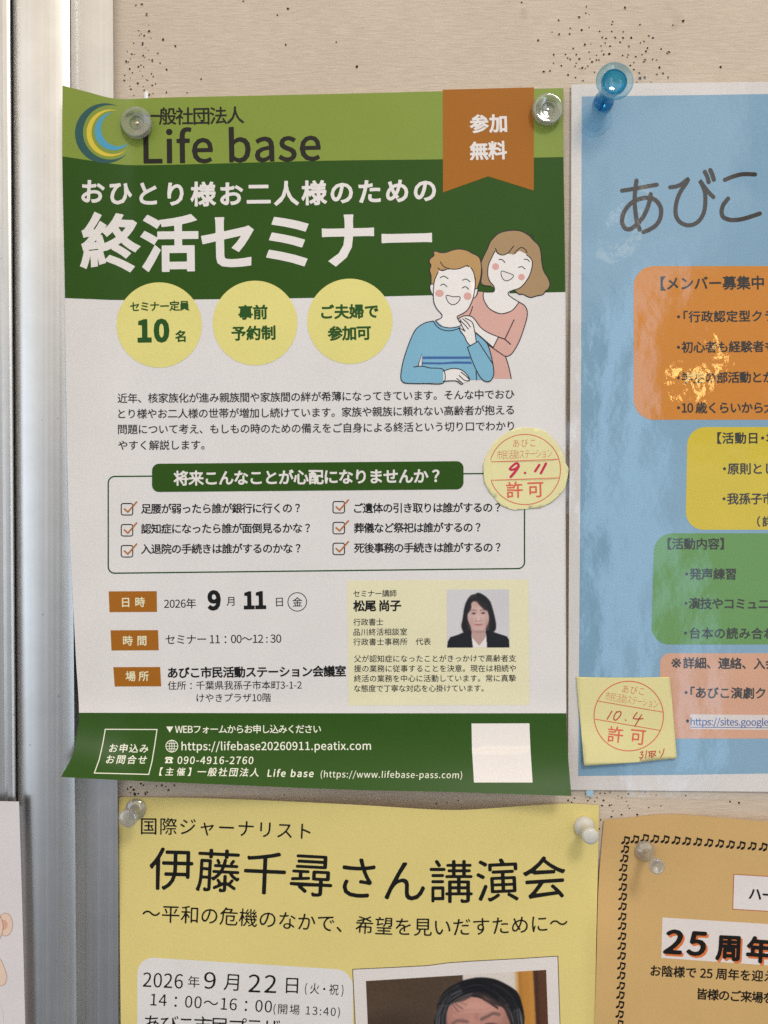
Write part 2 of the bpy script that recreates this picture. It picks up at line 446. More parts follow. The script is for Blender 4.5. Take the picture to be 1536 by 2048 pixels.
def glyph(ch, w, rnd, cells):
    """a filled letter with weight change w (em): rnd = 0 square corners, rnd > 0 rounded strokes. -> verts, faces, advance"""
    key = (ch, w, rnd, cells)
    if key in GLY: return GLY[key]
    loops, adv = outline(ch)
    if not loops:
        GLY[key] = (np.zeros((0, 2)), [], adv); return GLY[key]
    L_ = [offset_loop(p, (w if rnd == 0 else -rnd)) for p in loops]
    L_ = [p for p in L_ if len(p) > 2]
    grow = 0.003 if rnd == 0 else rnd + w
    A = np.vstack(L_); B = np.vstack([np.roll(p, -1, 0) for p in L_])
    pad = max(grow, 0) + 2.0 / cells
    lo, hi = A.min(0) - pad, A.max(0) + pad
    nx, ny = (np.ceil((hi - lo) * cells).astype(int) + 1)
    gx = lo[0] + np.arange(nx) / cells + 1e-5; gy = lo[1] + np.arange(ny) / cells + 1e-5
    ax, ay, bx, by = A[:, 0], A[:, 1], B[:, 0], B[:, 1]
    up = (ay[None] <= gy[:, None]) & (by[None] > gy[:, None])
    dn = (by[None] <= gy[:, None]) & (ay[None] > gy[:, None])
    dy = np.where(np.abs(by - ay) < 1e-9, 1e-9, by - ay)
    xk = ax[None] + (gy[:, None] - ay[None]) / dy[None] * (bx - ax)[None]
    sg = up.astype(np.int8) - dn.astype(np.int8)
    wn = np.zeros((ny, nx), int)
    for j in range(ny):
        k = np.nonzero(sg[j])[0]
        if len(k): wn[j] = ((xk[j, k][None] > gx[:, None]) * sg[j, k][None]).sum(1)
    PX, PY = np.meshgrid(gx.astype(np.float32), gy.astype(np.float32))
    px, py = PX.ravel(), PY.ravel()
    d2 = np.full(len(px), 9.0, np.float32)
    ex, ey = (bx - ax).astype(np.float32), (by - ay).astype(np.float32)
    le = np.maximum(ex * ex + ey * ey, 1e-12)
    for c in range(0, len(A), 64):
        q = slice(c, c + 64)
        qx = px[:, None] - ax[q].astype(np.float32)[None]; qy = py[:, None] - ay[q].astype(np.float32)[None]
        t = np.clip((qx * ex[q] + qy * ey[q]) / le[q], 0, 1)
        dd = (qx - t * ex[q]) ** 2 + (qy - t * ey[q]) ** 2
        d2 = np.minimum(d2, dd.min(1))
    f = np.sqrt(d2).reshape(ny, nx) * np.where(wn > 0, 1, -1) + grow
    ins = f > 0
    V, F, idx = [], [], {}
    def vert(k, p):
        if k not in idx: idx[k] = len(V); V.append(p)
        return idx[k]
    cnt = ins[:-1, :-1].astype(int) + ins[1:, :-1] + ins[:-1, 1:] + ins[1:, 1:]
    for j in range(ny - 1):
        i = 0
        row = cnt[j]
        if not row.any(): continue
        while i < nx - 1:
            c = row[i]
            if c == 0: i += 1; continue
            if c == 4:
                e = i
                while e < nx - 1 and row[e] == 4 and e - i < 6: e += 1
                F.append([vert((i, j), (gx[i], gy[j])), vert((e, j), (gx[e], gy[j])), vert((e, j + 1), (gx[e], gy[j + 1])), vert((i, j + 1), (gx[i], gy[j + 1]))])
                i = e; continue
            cor = ((i, j), (i + 1, j), (i + 1, j + 1), (i, j + 1))
            q = []
            for k in range(4):
                (i0, j0), (i1, j1) = cor[k], cor[(k + 1) % 4]
                f0, f1 = f[j0, i0], f[j1, i1]
                if f0 > 0: q.append(vert((i0, j0), (gx[i0], gy[j0])))
                if (f0 > 0) != (f1 > 0):
                    t = f0 / (f0 - f1)
                    kk = ('e',) + (cor[k] + cor[(k + 1) % 4] if cor[k] < cor[(k + 1) % 4] else cor[(k + 1) % 4] + cor[k])
                    q.append(vert(kk, (gx[i0] + t * (gx[i1] - gx[i0]), gy[j0] + t * (gy[j1] - gy[j0]))))
            if len(q) > 2: F.append(q)
            i += 1
    GLY[key] = (np.array(V).reshape(-1, 2), F, adv)
    return GLY[key]

def text(art, s, path, em, mat, w=0.0, rnd=0.0, mid=.38, shear=0.0, lay=2, wide=1.0, cells=None, up=None, track=None, ink_fit=True):
    """letters along a path of 2 or more points (centre line of the characters, first ink to last ink)"""
    P = np.array(path, float)
    dense = catmull(P, 24) if len(P) > 2 else np.vstack([P[0] + (P[1] - P[0]) * t for t in np.linspace(0, 1, 25)])
    seg = np.linalg.norm(np.diff(dense, axis=0), axis=1)
    cum = np.concatenate([[0], np.cumsum(seg)]); total = cum[-1]
    if cells is None: cells = int(np.clip(em * .75, 40, 90))
    G = []
    x = 0.0
    for ch in s:
        if ch == ' ': G.append((None, x, .25)); x += .25; continue
        if ch == '　': G.append((None, x, 1.0)); x += 1.0; continue
        v, f, adv = glyph(ch, w, rnd, cells)
        if ch in '・「':                    # set half width
            G.append(((v, f), x - (.25 if ch == '・' else .5), .5)); x += .5
        else:
            G.append(((v, f), x, adv)); x += adv
    real = [(g, x0) for g, x0, _ in G if g and len(g[0])]
    l0 = real[0][0][0][:, 0].min() + real[0][1]
    r1 = real[-1][0][0][:, 0].max() + real[-1][1]
    k = em * wide
    n = len(G) - 1
    if track is None:
        track = (total / k - (r1 - l0)) / max(n, 1) if n else 0.0
    for i, (g, x0, adv) in enumerate(G):
        if not g or not len(g[0]): continue
        v, f = g
        cx = (v[:, 0].min() + v[:, 0].max()) / 2
        s0 = (x0 + i * track - l0 + cx) * k
        c = np.array([np.interp(s0, cum, dense[:, 0]), np.interp(s0, cum, dense[:, 1])])
        if s0 > total: c = dense[-1] + (dense[-1] - dense[-2]) / max(seg[-1], 1e-9) * (s0 - total)
        e = 2.0
        a_ = np.array([np.interp(s0 - e, cum, dense[:, 0]), np.interp(s0 - e, cum, dense[:, 1])])
        b_ = np.array([np.interp(s0 + e, cum, dense[:, 0]), np.interp(s0 + e, cum, dense[:, 1])])
        if s0 + e > total or s0 - e < 0:
            a_, b_ = (dense[-2], dense[-1]) if s0 + e > total else (dense[0], dense[1])
        t = (b_ - a_) / np.linalg.norm(b_ - a_)
        u = np.array([t[1], -t[0]]) if up is None else np.array(up, float)
        lx = (v[:, 0] - cx) * k; ly = (v[:, 1] - mid) * em
        lx = lx + shear * ly
        art.raw(c[None] + lx[:, None] * t[None] + ly[:, None] * u[None], f, mat, lay)

# ------------------------------------------------------------------ the notice board, its frame and the posts
def board_material():
    m = bpy.data.materials.new("woven_wall_cloth")
    nt, N, L, P = nodes_of(m)
    tc = N.new('ShaderNodeTexCoord')
    mp = N.new('ShaderNodeMapping'); mp.inputs['Scale'].default_value = (90, 1, 800)
    L.new(tc.outputs['Object'], mp.inputs['Vector'])
    weave = N.new('ShaderNodeTexNoise'); weave.inputs['Scale'].default_value = 1.6; weave.inputs['Detail'].default_value = 4; weave.inputs['Distortion'].default_value = .5
    L.new(mp.outputs[0], weave.inputs['Vector'])
    fine = N.new('ShaderNodeTexNoise'); fine.inputs['Scale'].default_value = 1500; fine.inputs['Detail'].default_value = 3
    big = N.new('ShaderNodeTexNoise'); big.inputs['Scale'].default_value = 16; big.inputs['Detail'].default_value = 5; big.inputs['Roughness'].default_value = .6
    L.new(tc.outputs['Object'], fine.inputs['Vector']); L.new(tc.outputs['Object'], big.inputs['Vector'])
    def ramp(src, lo, hi, a, b):
        n = N.new('ShaderNodeMapRange'); L.new(src, n.inputs[0])
        for i, v in enumerate((lo, hi, a, b)): n.inputs[i + 1].default_value = v
        return n.outputs[0]
    def mul(a, b):
        n = N.new('ShaderNodeMath'); n.operation = 'MULTIPLY'; L.new(a, n.inputs[0]); L.new(b, n.inputs[1]); return n.outputs[0]
    v = mul(mul(ramp(weave.outputs[0], .3, .7, .915, 1.07), ramp(fine.outputs[0], .3, .7, .955, 1.045)), ramp(big.outputs[0], .3, .7, .93, 1.04))
    for (gx, gy, r, k) in ((1049, 30, 13, .80), (1046, 22, 6, .82), (1356, 38, 14, .86), (1336, 14, 10, .88), (1350, 52, 8, .86), (520, 150, 14, .95), (1165, 143, 10, .88), (1283, 152, 12, .85), (700, 110, 60, .97), (287, 122, 12, .94)):
        d = N.new('ShaderNodeVectorMath'); d.operation = 'DISTANCE'
        L.new(tc.outputs['Object'], d.inputs[0]); d.inputs[1].default_value = ((gx - 768) * S, 0, (1024 - gy) * S)
        j = N.new('ShaderNodeMath'); j.operation = 'MULTIPLY_ADD'
        L.new(big.outputs[0], j.inputs[0]); j.inputs[1].default_value = r * S * .9; L.new(d.outputs['Value'], j.inputs[2])
        v = mul(v, ramp(j.outputs[0], r * S * .3, r * S * 1.5, k, 1.0))
    mm = N.new('ShaderNodeMix'); mm.data_type = 'RGBA'; mm.blend_type = 'MULTIPLY'; mm.inputs[0].default_value = 1
    mm.inputs[6].default_value = (*base(194, 179, 162), 1); L.new(v, mm.inputs[7])
    L.new(mm.outputs[2], P.inputs['Base Color'])
    P.inputs['Roughness'].default_value = .85; P.inputs['Specular IOR Level'].default_value = .2
    bp = N.new('ShaderNodeBump'); bp.inputs['Strength'].default_value = .6; bp.inputs['Distance'].default_value = .0003
    L.new(weave.outputs[0], bp.inputs['Height'])
    b2 = N.new('ShaderNodeBump'); b2.inputs['Strength'].default_value = .3; b2.inputs['Distance'].default_value = .0002
    L.new(fine.outputs[0], b2.inputs['Height']); L.new(bp.outputs[0], b2.inputs['Normal'])
    L.new(b2.outputs[0], P.inputs['Normal'])
    return m

def metal(name, col, rough, streak=.07):
    m = bpy.data.materials.new(name)
    nt, N, L, P = nodes_of(m)
    tc = N.new('ShaderNodeTexCoord')
    mp = N.new('ShaderNodeMapping'); mp.inputs['Scale'].default_value = (900, 900, 3)
    L.new(tc.outputs['Object'], mp.inputs['Vector'])
    n = N.new('ShaderNodeTexNoise'); n.inputs['Scale'].default_value = 1.0; n.inputs['Detail'].default_value = 5
    L.new(mp.outputs[0], n.inputs['Vector'])
    n2 = N.new('ShaderNodeTexNoise'); n2.inputs['Scale'].default_value = 60; n2.inputs['Detail'].default_value = 6; n2.inputs['Roughness'].default_value = .7
    L.new(tc.outputs['Object'], n2.inputs['Vector'])
    P.inputs['Metallic'].default_value = 1
    mr = N.new('ShaderNodeMapRange'); L.new(n.outputs[0], mr.inputs[0])
    for i, v in enumerate((.3, .7, rough - streak * .4, rough + streak * .4)): mr.inputs[i + 1].default_value = v
    L.new(mr.outputs[0], P.inputs['Roughness'])
    mr2 = N.new('ShaderNodeMapRange'); L.new(n2.outputs[0], mr2.inputs[0])
    for i, v in enumerate((.3, .7, .92, 1.03)): mr2.inputs[i + 1].default_value = v
    mm = N.new('ShaderNodeMix'); mm.data_type = 'RGBA'; mm.blend_type = 'MULTIPLY'; mm.inputs[0].default_value = 1
    mm.inputs[6].default_value = (*col, 1); L.new(mr2.outputs[0], mm.inputs[7])
    mr3 = N.new('ShaderNodeMapRange'); L.new(n.outputs[0], mr3.inputs[0])
    for i, v in enumerate((.3, .7, .955, 1.03)): mr3.inputs[i + 1].default_value = v
    mm3 = N.new('ShaderNodeMix'); mm3.data_type = 'RGBA'; mm3.blend_type = 'MULTIPLY'; mm3.inputs[0].default_value = 1
    L.new(mm.outputs[2], mm3.inputs[6]); L.new(mr3.outputs[0], mm3.inputs[7])
    vo = N.new('ShaderNodeTexVoronoi'); vo.inputs['Scale'].default_value = 170; L.new(tc.outputs['Object'], vo.inputs['Vector'])
    ms = N.new('ShaderNodeMapRange'); L.new(vo.outputs['Distance'], ms.inputs[0])       # specks of dirt, most cells too faint to see
    for i, v in enumerate((.03, .075, .45, 1.0)): ms.inputs[i + 1].default_value = v
    sep = N.new('ShaderNodeSeparateColor'); L.new(vo.outputs['Color'], sep.inputs[0])
    few = N.new('ShaderNodeMath'); few.operation = 'GREATER_THAN'; L.new(sep.outputs[0], few.inputs[0]); few.inputs[1].default_value = .72
    mm4 = N.new('ShaderNodeMix'); mm4.data_type = 'RGBA'; mm4.blend_type = 'MULTIPLY'
    L.new(few.outputs[0], mm4.inputs[0]); L.new(mm3.outputs[2], mm4.inputs[6]); L.new(ms.outputs[0], mm4.inputs[7])
    L.new(mm4.outputs[2], P.inputs['Base Color'])
    bp = N.new('ShaderNodeBump'); bp.inputs['Strength'].default_value = .05; bp.inputs['Distance'].default_value = .0003
    L.new(n.outputs[0], bp.inputs['Height']); L.new(bp.outputs[0], P.inputs['Normal'])
    return m

M_BOARD = board_material()
M_ALU = metal("satin_aluminium", (.80, .79, .775), .36)
M_ALU2 = metal("brushed_aluminium", (.74, .735, .73), .36)

def plain(name, col, rough=.6, spec=.4):
    m = bpy.data.materials.new(name)
    nt, N, L, P = nodes_of(m)
    P.inputs['Base Color'].default_value = (*col, 1); P.inputs['Roughness'].default_value = rough
    P.inputs['Specular IOR Level'].default_value = spec
    return m
M_GAP = plain("gap_dark", (.012, .012, .013), .6)  # near-black strips stand in for the shade inside the gaps
M_HOLE = plain("hole_dark", (.036, .029, .024), .9, .1)
M_TORN = plain("torn_fibre", (.36, .30, .24), .9, .1)

LEAN = 14 / 2048      # the posts stand a hair off the vertical of the picture frame

def extrusion(name, prof, y0, y1, mat, parent, lean=LEAN, smooth=True, ny=1):
    """a vertical metal profile: prof = [(grid x at mid height, height in mm)]"""
    V, F = [], []
    n = len(prof)
    for j in range(ny + 1):
        y = y0 + (y1 - y0) * j / ny
        for (x, h) in prof:
            # a straight extrusion: the outline is measured at its own height
            wx = (x - 768) * S * (1 - h * MM / D) + (y - 1024) * S * lean
            V.append((wx, -h * MM, (1024 - y) * S))
    for j in range(ny):
        for i in range(n - 1):
            a = j * n + i
            F.append([a, a + n, a + n + 1, a + 1])
    F.append(list(range(n))[::-1]); F.append([ny * n + i for i in range(n)])
    o = link_mesh(name, V, F, mat, parent, smooth=smooth)
    if smooth:
        o.data.set_sharp_from_angle(angle=math.radians(35))
    return o

board = thing("notice_board", "beige cloth notice board full of pin holes, with a flat aluminium edge strip", "notice board", (0, 0, 0))
extrusion("edge_strip", [(146.6, -2), (146.6, 1.9), (147.3, 2.4), (150, 2.5), (158, 2.5), (158.6, 2.35), (160.2, 2.35), (160.8, 2.5), (230.6, 2.5), (231.8, 2.3), (232.2, 2.0), (233.4, -.5)], -420, 2500, M_ALU2, board, lean=12 / 2048)

HOLES = []
for L_, x0, y0, f in (
    ([(530,5,14),(558,152,8),(403,243,10),(560,250,20),(440,290,12),(415,310,10),(490,318,14),(592,357,8),(327,430,12),(462,430,17),(463,460,16),(777,382,20),(965,478,16),(512,505,7),(550,545,9),(228,562,10),(297,605,15),(340,605,8),(470,625,16),(497,650,10),(698,585,14),(277,675,10),(210,715,18),(245,722,10),(563,690,10),(613,690,14),(612,715,12),(732,738,12),(437,770,12),(402,798,15),(477,798,10),(263,828,15),(425,860,8),(832,843,16),(307,885,10),(600,905,12),(625,945,12),(190,927,12),(463,933,11),(277,968,8),(180,1005,15),(520,1000,9),(545,1008,10),(390,1053,18),(610,1082,15),(660,1060,12),(270,1090,9),(285,1142,15),(472,1098,8),(488,1155,14),(565,1225,15),(622,1207,9),(330,1237,10),(828,1190,15),(1145,1197,12),(1368,990,6)], 225, 30, 7.68),
    ([(165,18,7),(663,50,7),(660,103,7),(685,113,4),(607,132,8),(450,155,8),(960,60,11),(865,165,7),(858,190,6),(1407,163,11),(1328,193,6),(1073,190,7),(540,218,6),(685,210,5),(400,247,5),(455,262,9),(535,260,8),(627,232,9),(765,243,6),(858,243,7),(945,245,6),(293,310,8),(785,290,7),(815,297,8),(808,330,6),(883,290,8),(945,290,8),(1008,292,9),(922,325,7),(1142,275,7),(1175,292,8),(1078,328,7),(1105,320,6),(650,343,10),(698,340,4),(775,353,6),(845,355,7),(990,355,8),(562,372,7),(685,400,6),(783,390,6),(797,420,7),(838,415,9),(412,420,9),(503,418,7),(585,420,7),(610,453,8),(520,447,6),(538,455,7),(740,425,5),(740,462,7),(760,460,7),(707,475,9),(690,453,5),(942,425,7),(985,420,6),(978,440,5),(1042,435,7),(1090,420,6),(1120,395,9),(1132,370,7),(1237,378,7),(1298,401,11),(1285,408,9),(1104,475,10),(1114,464,10),(1172,457,7),(1203,460,6),(410,485,6),(470,505,7),(585,487,6),(577,508,6),(675,508,6),(632,520,10),(655,527,5),(610,527,4),(383,545,7),(335,550,9),(523,575,8),(580,597,7),(638,620,7),(1000,505,7),(1027,535,7),(1027,480,5),(1225,517,9),(1205,570,7),(1250,565,7),(1290,595,8),(1068,560,7),(1075,600,12),(1110,595,10),(1160,630,5),(1050,632,5),(725,555,5),(540,680,5),(540,715,5)], 1000, 0, 3.84),
    ([(108,133,6),(60,150,9),(85,165,7),(205,152,6),(222,137,4),(273,130,6),(257,158,6),(320,150,8),(310,188,8),(365,187,8),(380,183,6),(455,130,5),(490,157,5),(503,188,5),(513,210,6),(390,228,6),(455,255,7),(380,272,9),(570,255,8),(655,203,6),(745,190,5),(1255,158,7),(1320,168,8),(300,293,6),(290,360,6),(295,97,6),(330,97,6),(368,90,5),(505,100,7),(628,90,5),(710,110,5),(928,115,6),(428,118,5)], 1120, 1560, 3.692),
    ([(430,1130,6),(440,1140,5),(375,1150,6),(358,1160,5),(390,1165,7),(395,1185,8),(415,1185,5),(455,1185,7),(462,1177,5),(510,1145,4),(540,1140,5),(575,1165,6),(605,1140,5),(1190,1190,4),(560,1148,4),(372,1180,4)], 120, 1140, 2.648),
    ([(605,1328,5),(665,1322,4),(728,1310,4)], 660, 1140, 2.844),
    ([(432,20,3),(408,35,2),(427,103,2.5),(543,97,2),(591,154,3),(233,182,2),(1427,155,2.5),(83,12,2),(96,10,3),(108,33,3.5),(330,3,2)], 200, 0, 1.15),
):
    HOLES += [(x0 + a / f, y0 + b / f, r / f) for a, b, r in L_]
def holes():
    V = [((x - 768) * S, yy, (1024 - y) * S) for yy in (0, .012) for (x, y) in ((222, -420), (2500, -420), (2500, 2500), (222, 2500))]
    F = [[0, 3, 2, 1], [4, 5, 6, 7], [0, 1, 5, 4], [1, 2, 6, 5], [2, 3, 7, 6], [3, 0, 4, 7]]
    mi = [1] * 6
    for (x, y, r) in HOLES:
        r = max(r * .98, .85)
        n = 11
        ph = rng.uniform(0, 6.28); ecc = rng.uniform(.7, 1.0); th = rng.uniform(0, 3.14)
        o = len(V)
        for (k, hh) in ((.95, .03), (1.22, .14), (1.75, .0)):
            for i in range(n):
                a = ph + i * 2 * math.pi / n
                rr = r * k * (1 + rng.uniform(-.2, .2) * (1 if k < 1.7 else .5))
                dx, dy = rr * math.cos(a), rr * ecc * math.sin(a)
                dx, dy = dx * math.cos(th) - dy * math.sin(th), dx * math.sin(th) + dy * math.cos(th)
                lift = hh * (1 + .8 * math.sin(a + ph)) * min(1, r / 2) if hh > .03 else hh
                if k > 1.7: lift = .006
                V.append(((x + dx - 768) * S, -lift * MM, (1024 - y - dy) * S))
        F.append([o + i for i in range(n)][::-1]); mi.append(0)
        for ring in (0, 1):
            for i in range(n):
                a, b = o + ring * n + i, o + ring * n + (i + 1) % n
                F.append([a, b, b + n, a + n]); mi.append(0 if ring == 0 and rng.random() < .35 else 1)
    return link_mesh("cloth_panel", V, F, [M_HOLE, M_BOARD], board, midx=mi)
holes()

post = thing("aluminium_post", "rounded satin aluminium upright running beside the notice board", "post", ((85 - 768) * S, 0, -.3))
pr = [(30.9, -6), (31, 5.4), (31.4, 6.4)]
for t in np.linspace(0, 1, 48):
    u = 2 * t - 1
    pr.append((32.5 + 113 * t, 9.6 + 1.55 * (1 - abs(u) ** 2.3) - 2.2 * max(0, (-u - .66) / .34) ** 2.2))
pr += [(146.2, 7.4), (146.6, 5.5), (146.8, -6)]
extrusion("rounded_profile", pr, -420, 2500, M_ALU, post)
extrusion("dark_groove", [(24, -3), (24, 3.5), (34, 3.5), (34, -3)], -420, 2500, M_GAP, post, smooth=False)
extrusion("dark_joint", [(143.5, -3), (143.5, 1.2), (148.5, 1.2), (148.5, -3)], -420, 2500, M_GAP, post, smooth=False)
rail = thing("aluminium_rail", "narrow aluminium rail at the picture's edge, ending above the bear sheet", "rail", ((0 - 768) * S, 0, -.12))
pr = [(-190, -4), (-190, 13.5), (-30, 10.6), (6, 9.6), (8.5, 10.4), (12, 11.2), (18, 11.2), (22, 11.1), (26, 10.7), (28.4, 9.2), (28.7, -4)]
extrusion("rail_profile", pr, -420, 1600, M_ALU, rail)

# ------------------------------------------------------------------ heights of the sheets (metres off the board)
def sm(x, a, b):
    t = np.clip((x - a) / (b - a), 0, 1)
    return t * t * (3 - 2 * t)

def h_main(x, y):
    t = np.clip(278 - x, 0, None)
    fold = t * t / (t + 45) * S * (0.60 - .22 * sm(y, 150, 1400))
    s = np.clip((y - 1385) / 190, 0, 1.2)
    curl = s ** 2.0 * (.0100 + .0060 * np.clip((700 - x) / 560, 0, 1) ** 1.5)
    wav = .0007 * np.sin((y - 300) / 260) * np.sin((x - 276) / 270) * sm(x, 276, 420) + .0005 * np.sin(y / 170 + x / 400)
    bow = .0022 * sm(y, 260, 700) * np.sin(np.clip((x - 200) / 930, 0, 1) * math.pi)
    return .0022 + fold + curl + wav * .6 + bow

def h_blue(x, y):
    return .0008 + .0006 * (1 + np.sin(x / 210 + y / 330)) + .0004 * (1 + np.sin(y / 150 - x / 260))

def h_yellow(x, y):
    b = np.clip(np.sin(np.pi * np.clip((x - 250) / 930, 0, 1) ** 1.35), 0, 1) ** 1.4
    return .0008 + .0075 * b * (1 - .6 * sm(y, 1600, 2100)) + .0022 * sm(y, 1680, 2050) + .004 * sm(x, 1160, 1205) * sm(y, 1690, 1900)

def h_orange(x, y):
    return .0009 + .0035 * np.exp(-((x - 1200) / 60) ** 2) * sm(y, 1690, 1900) + .0022 * sm(x, 1330, 1600) + .0012 * np.clip(np.sin((x - 1290) / 200), 0, 1) + .0022 * sm(y, 1710, 2048)

def h_bear(x, y):
    return np.full(np.shape(x), .0148) + 0 * x

# a sheet of paper given by rows of edge points; returns a function row(v)->points and builds grids
class Sheet:
    def __init__(self, rows, hf, cols=110):
        self.hf = hf
        R = []
        u = np.linspace(0, 1, cols + 1)
        for r in rows:
            d = catmull(r, 20) if len(r) > 2 else np.array(r, float)
            w = (d[:, 0] - d[0, 0]) / (d[-1, 0] - d[0, 0])
            w = np.maximum.accumulate(w)
            R.append(np.stack([np.interp(u, w, d[:, 0]), np.interp(u, w, d[:, 1])], 1))
        self.R = np.array(R)

    def grid(self, i0, i1, per=16):
        """rows of points from row i0 to row i1"""
        G = []
        for i in range(i0, i1):
            a, b = self.R[i], self.R[i + 1]
            p0 = self.R[i - 1] if i > 0 else 2 * a - b
            p3 = self.R[i + 2] if i + 2 < len(self.R) else 2 * b - a
            la = np.abs(b - a).mean()
            m0 = (b - p0) * la / max(np.abs(b - p0).mean(), 1e-6); m1 = (p3 - a) * la / max(np.abs(p3 - a).mean(), 1e-6)
            k = max(2, int(np.abs(b[:, 1] - a[:, 1]).mean() / per * 2))
            for t in np.arange(k) / k:
                h00, h10, h01, h11 = 2*t**3-3*t*t+1, t**3-2*t*t+t, -2*t**3+3*t*t, t**3-t*t
                G.append(h00 * a + h10 * m0 + h01 * b + h11 * m1)
        G.append(self.R[i1])
        return np.array(G)

    def build(self, name, parent, mat, i0=0, i1=None, lay=0, thick=0.00012, label=None):
        G = self.grid(i0, i1 if i1 is not None else len(self.R) - 1)
        ny, nx = G.shape[:2]
        xy = G.reshape(-1, 2)
        V = pt(xy, self.hf(xy[:, 0], xy[:, 1]) + lay * LAY)
        F = [[j * nx + i, (j + 1) * nx + i, (j + 1) * nx + i + 1, j * nx + i + 1] for j in range(ny - 1) for i in range(nx - 1)]
        if thick:
            B = pt(xy, self.hf(xy[:, 0], xy[:, 1]) - thick)
            n = len(V)
            V = np.vstack([V, B])
            F += [[n + k for k in q[::-1]] for q in F]
            bd = [j * nx for j in range(ny)] + [(ny - 1) * nx + i for i in range(1, nx)] + [j * nx + nx - 1 for j in range(ny - 2, -1, -1)] + [i for i in range(nx - 2, 0, -1)]
            for a, b in zip(bd, bd[1:] + bd[:1]): F.append([a, n + a, n + b, b])
        o = link_mesh(name, V, F, mat, parent, smooth=True, label=label)
        o.data.set_sharp_from_angle(angle=math.radians(60))
        return o

# ------------------------------------------------------------------ inks
WHITE = ink(212, 209, 209)
DGREEN = ink(46, 78, 25, rough=.42, spec=.12)
LGREEN = ink(124, 142, 58, rough=.42, spec=.22)
ORANGE = ink(156, 96, 26)
BADGE = ink(214, 205, 128)
CREAM = ink(217, 212, 180)
PWHITE = ink(217, 212, 210)
BLACK = ink(26, 25, 27, rough=.5)
DKGREEN = ink(34, 72, 26)
TEAL = ink(47, 84, 84)
GOLD = ink(206, 184, 66)
SKYB = ink(76, 150, 184)

# ------------------------------------------------------------------ seminar poster
mp = thing("seminar_poster", "large glossy green and white poster with a cartoon couple, its lower edge curling forward", "poster", ((628 - 768) * S, -.002, (1024 - 1425) * S))
rows = [
    [(125, 171), (172, 183), (222, 196), (262, 198), (330, 195), (500, 191.5), (700, 187), (900, 182), (1127, 176)],
    [(124.5, 312.5), (180, 321), (240, 329), (290, 330.3), (400, 328), (645, 321.5), (885, 318.5), (1127, 314)],
    [(130, 596), (180, 598), (245, 600), (400, 598.7), (600, 596.2), (781, 592.4), (1131, 584)],
    [(133, 800), (300, 801), (650, 797), (1131, 790)],
    [(137, 1010), (300, 1010), (650, 1006), (1131, 1000)],
    [(145, 1180), (300, 1179), (650, 1176), (1131.5, 1172)],
    [(152, 1320), (300, 1320), (650, 1319), (1132, 1317)],
    [(158, 1425.5), (400, 1426), (700, 1426.5), (1132.5, 1426.5)],
    [(153, 1472), (400, 1474), (700, 1475), (1134, 1476)],
    [(144, 1512), (400, 1520), (700, 1528), (1138, 1536)],
    [(122, 1554), (236, 1560), (420, 1568), (700, 1579.5), (900, 1584), (1143, 1592)],
]
sh = Sheet(rows, h_main, 130)
sh.build("paper_sheet", mp, WHITE)
hd = sh.build("title_band", mp, DGREEN, 1, 2, lay=1, thick=0)
lg = sh.build("logo_band", mp, LGREEN, 0, 1, lay=1, thick=0)
ft = sh.build("contact_band", mp, ink(44, 77, 23, rough=.36, spec=.16), 7, 10, lay=1, thick=0)

A = lambda step=None: Art(h_main, step)

# logo
def crescent(art, c1, R, c2, r, mat, lay):
    an = np.linspace(0, 2 * math.pi, 360, endpoint=False)
    o = np.stack([c1[0] + R * np.cos(an), c1[1] + R * np.sin(an)], 1)
    inn = np.stack([c2[0] + r * np.cos(an), c2[1] + r * np.sin(an)], 1)
    ko = np.linalg.norm(o - np.array(c2), axis=1) > r
    ki = np.linalg.norm(inn - np.array(c1), axis=1) < R
    def run(P, k):
        s = [i for i in range(360) if k[i] and not k[i - 1]][0]
        q = []
        while k[s % 360] and len(q) < 360: q.append(P[s % 360]); s += 1
        return np.array(q)
    a, b = run(o, ko), run(inn, ki)
    n = 60
    a = np.stack([np.interp(np.linspace(0, 1, n), np.linspace(0, 1, len(a)), a[:, i]) for i in (0, 1)], 1)
    b = np.stack([np.interp(np.linspace(0, 1, n), np.linspace(0, 1, len(b)), b[:, i]) for i in (0, 1)], 1)
    art.raw(np.vstack([a, b]), [[i, i + 1, n + i + 1, n + i] for i in range(n - 1)], mat, lay)
art = A()
crescent(art, (210, 266.5), 60, (220.5, 264.5), 54.5, TEAL, 2)
crescent(art, (220, 266), 47, (226.5, 264.5), 43.5, GOLD, 2)
crescent(art, (227.5, 262.5), 38, (237, 257.5), 35, SKYB, 2)
logo = art.build("crescent_logo", mp)
BROWNK = ink(38, 34, 30)
art = A(); text(art, "一般社団法人", [(284, 232), (390, 232), (488, 229.5)], 37, BROWNK, w=.012); art.build("lettering", lg)
art = A(); text(art, "Life base", [(287, 326), (440, 324), (642, 319.5)], 86, BROWNK, w=.012, mid=0); art.build("lettering", lg)

# ribbon
art = A(12); art.poly([(885.6, 179.3), (1068, 174.7), (1067.5, 381), (976, 352.6), (886, 384.7)], ORANGE, 2)
rb = art.build("orange_ribbon", mp)
art = A(); text(art, "参加", [(939, 248), (1014, 246)], 38, PWHITE, w=.028, lay=3); text(art, "無料", [(939, 302), (1014, 300)], 38, PWHITE, w=.028, lay=3)
art.build("lettering", rb)

# titles
art = A(); text(art, "おひとり様お二人様のための", [(163, 382), (250, 386), (390, 388), (600, 386), (872, 379.5)], 51, PWHITE, w=.026); art.build("lettering", hd)
art = A(); text(art, "終活セミナー", [(162, 481), (250, 485), (342, 486), (600, 481), (864, 475.5)], 118, PWHITE, w=.027, cells=100); art.build("lettering", hd)

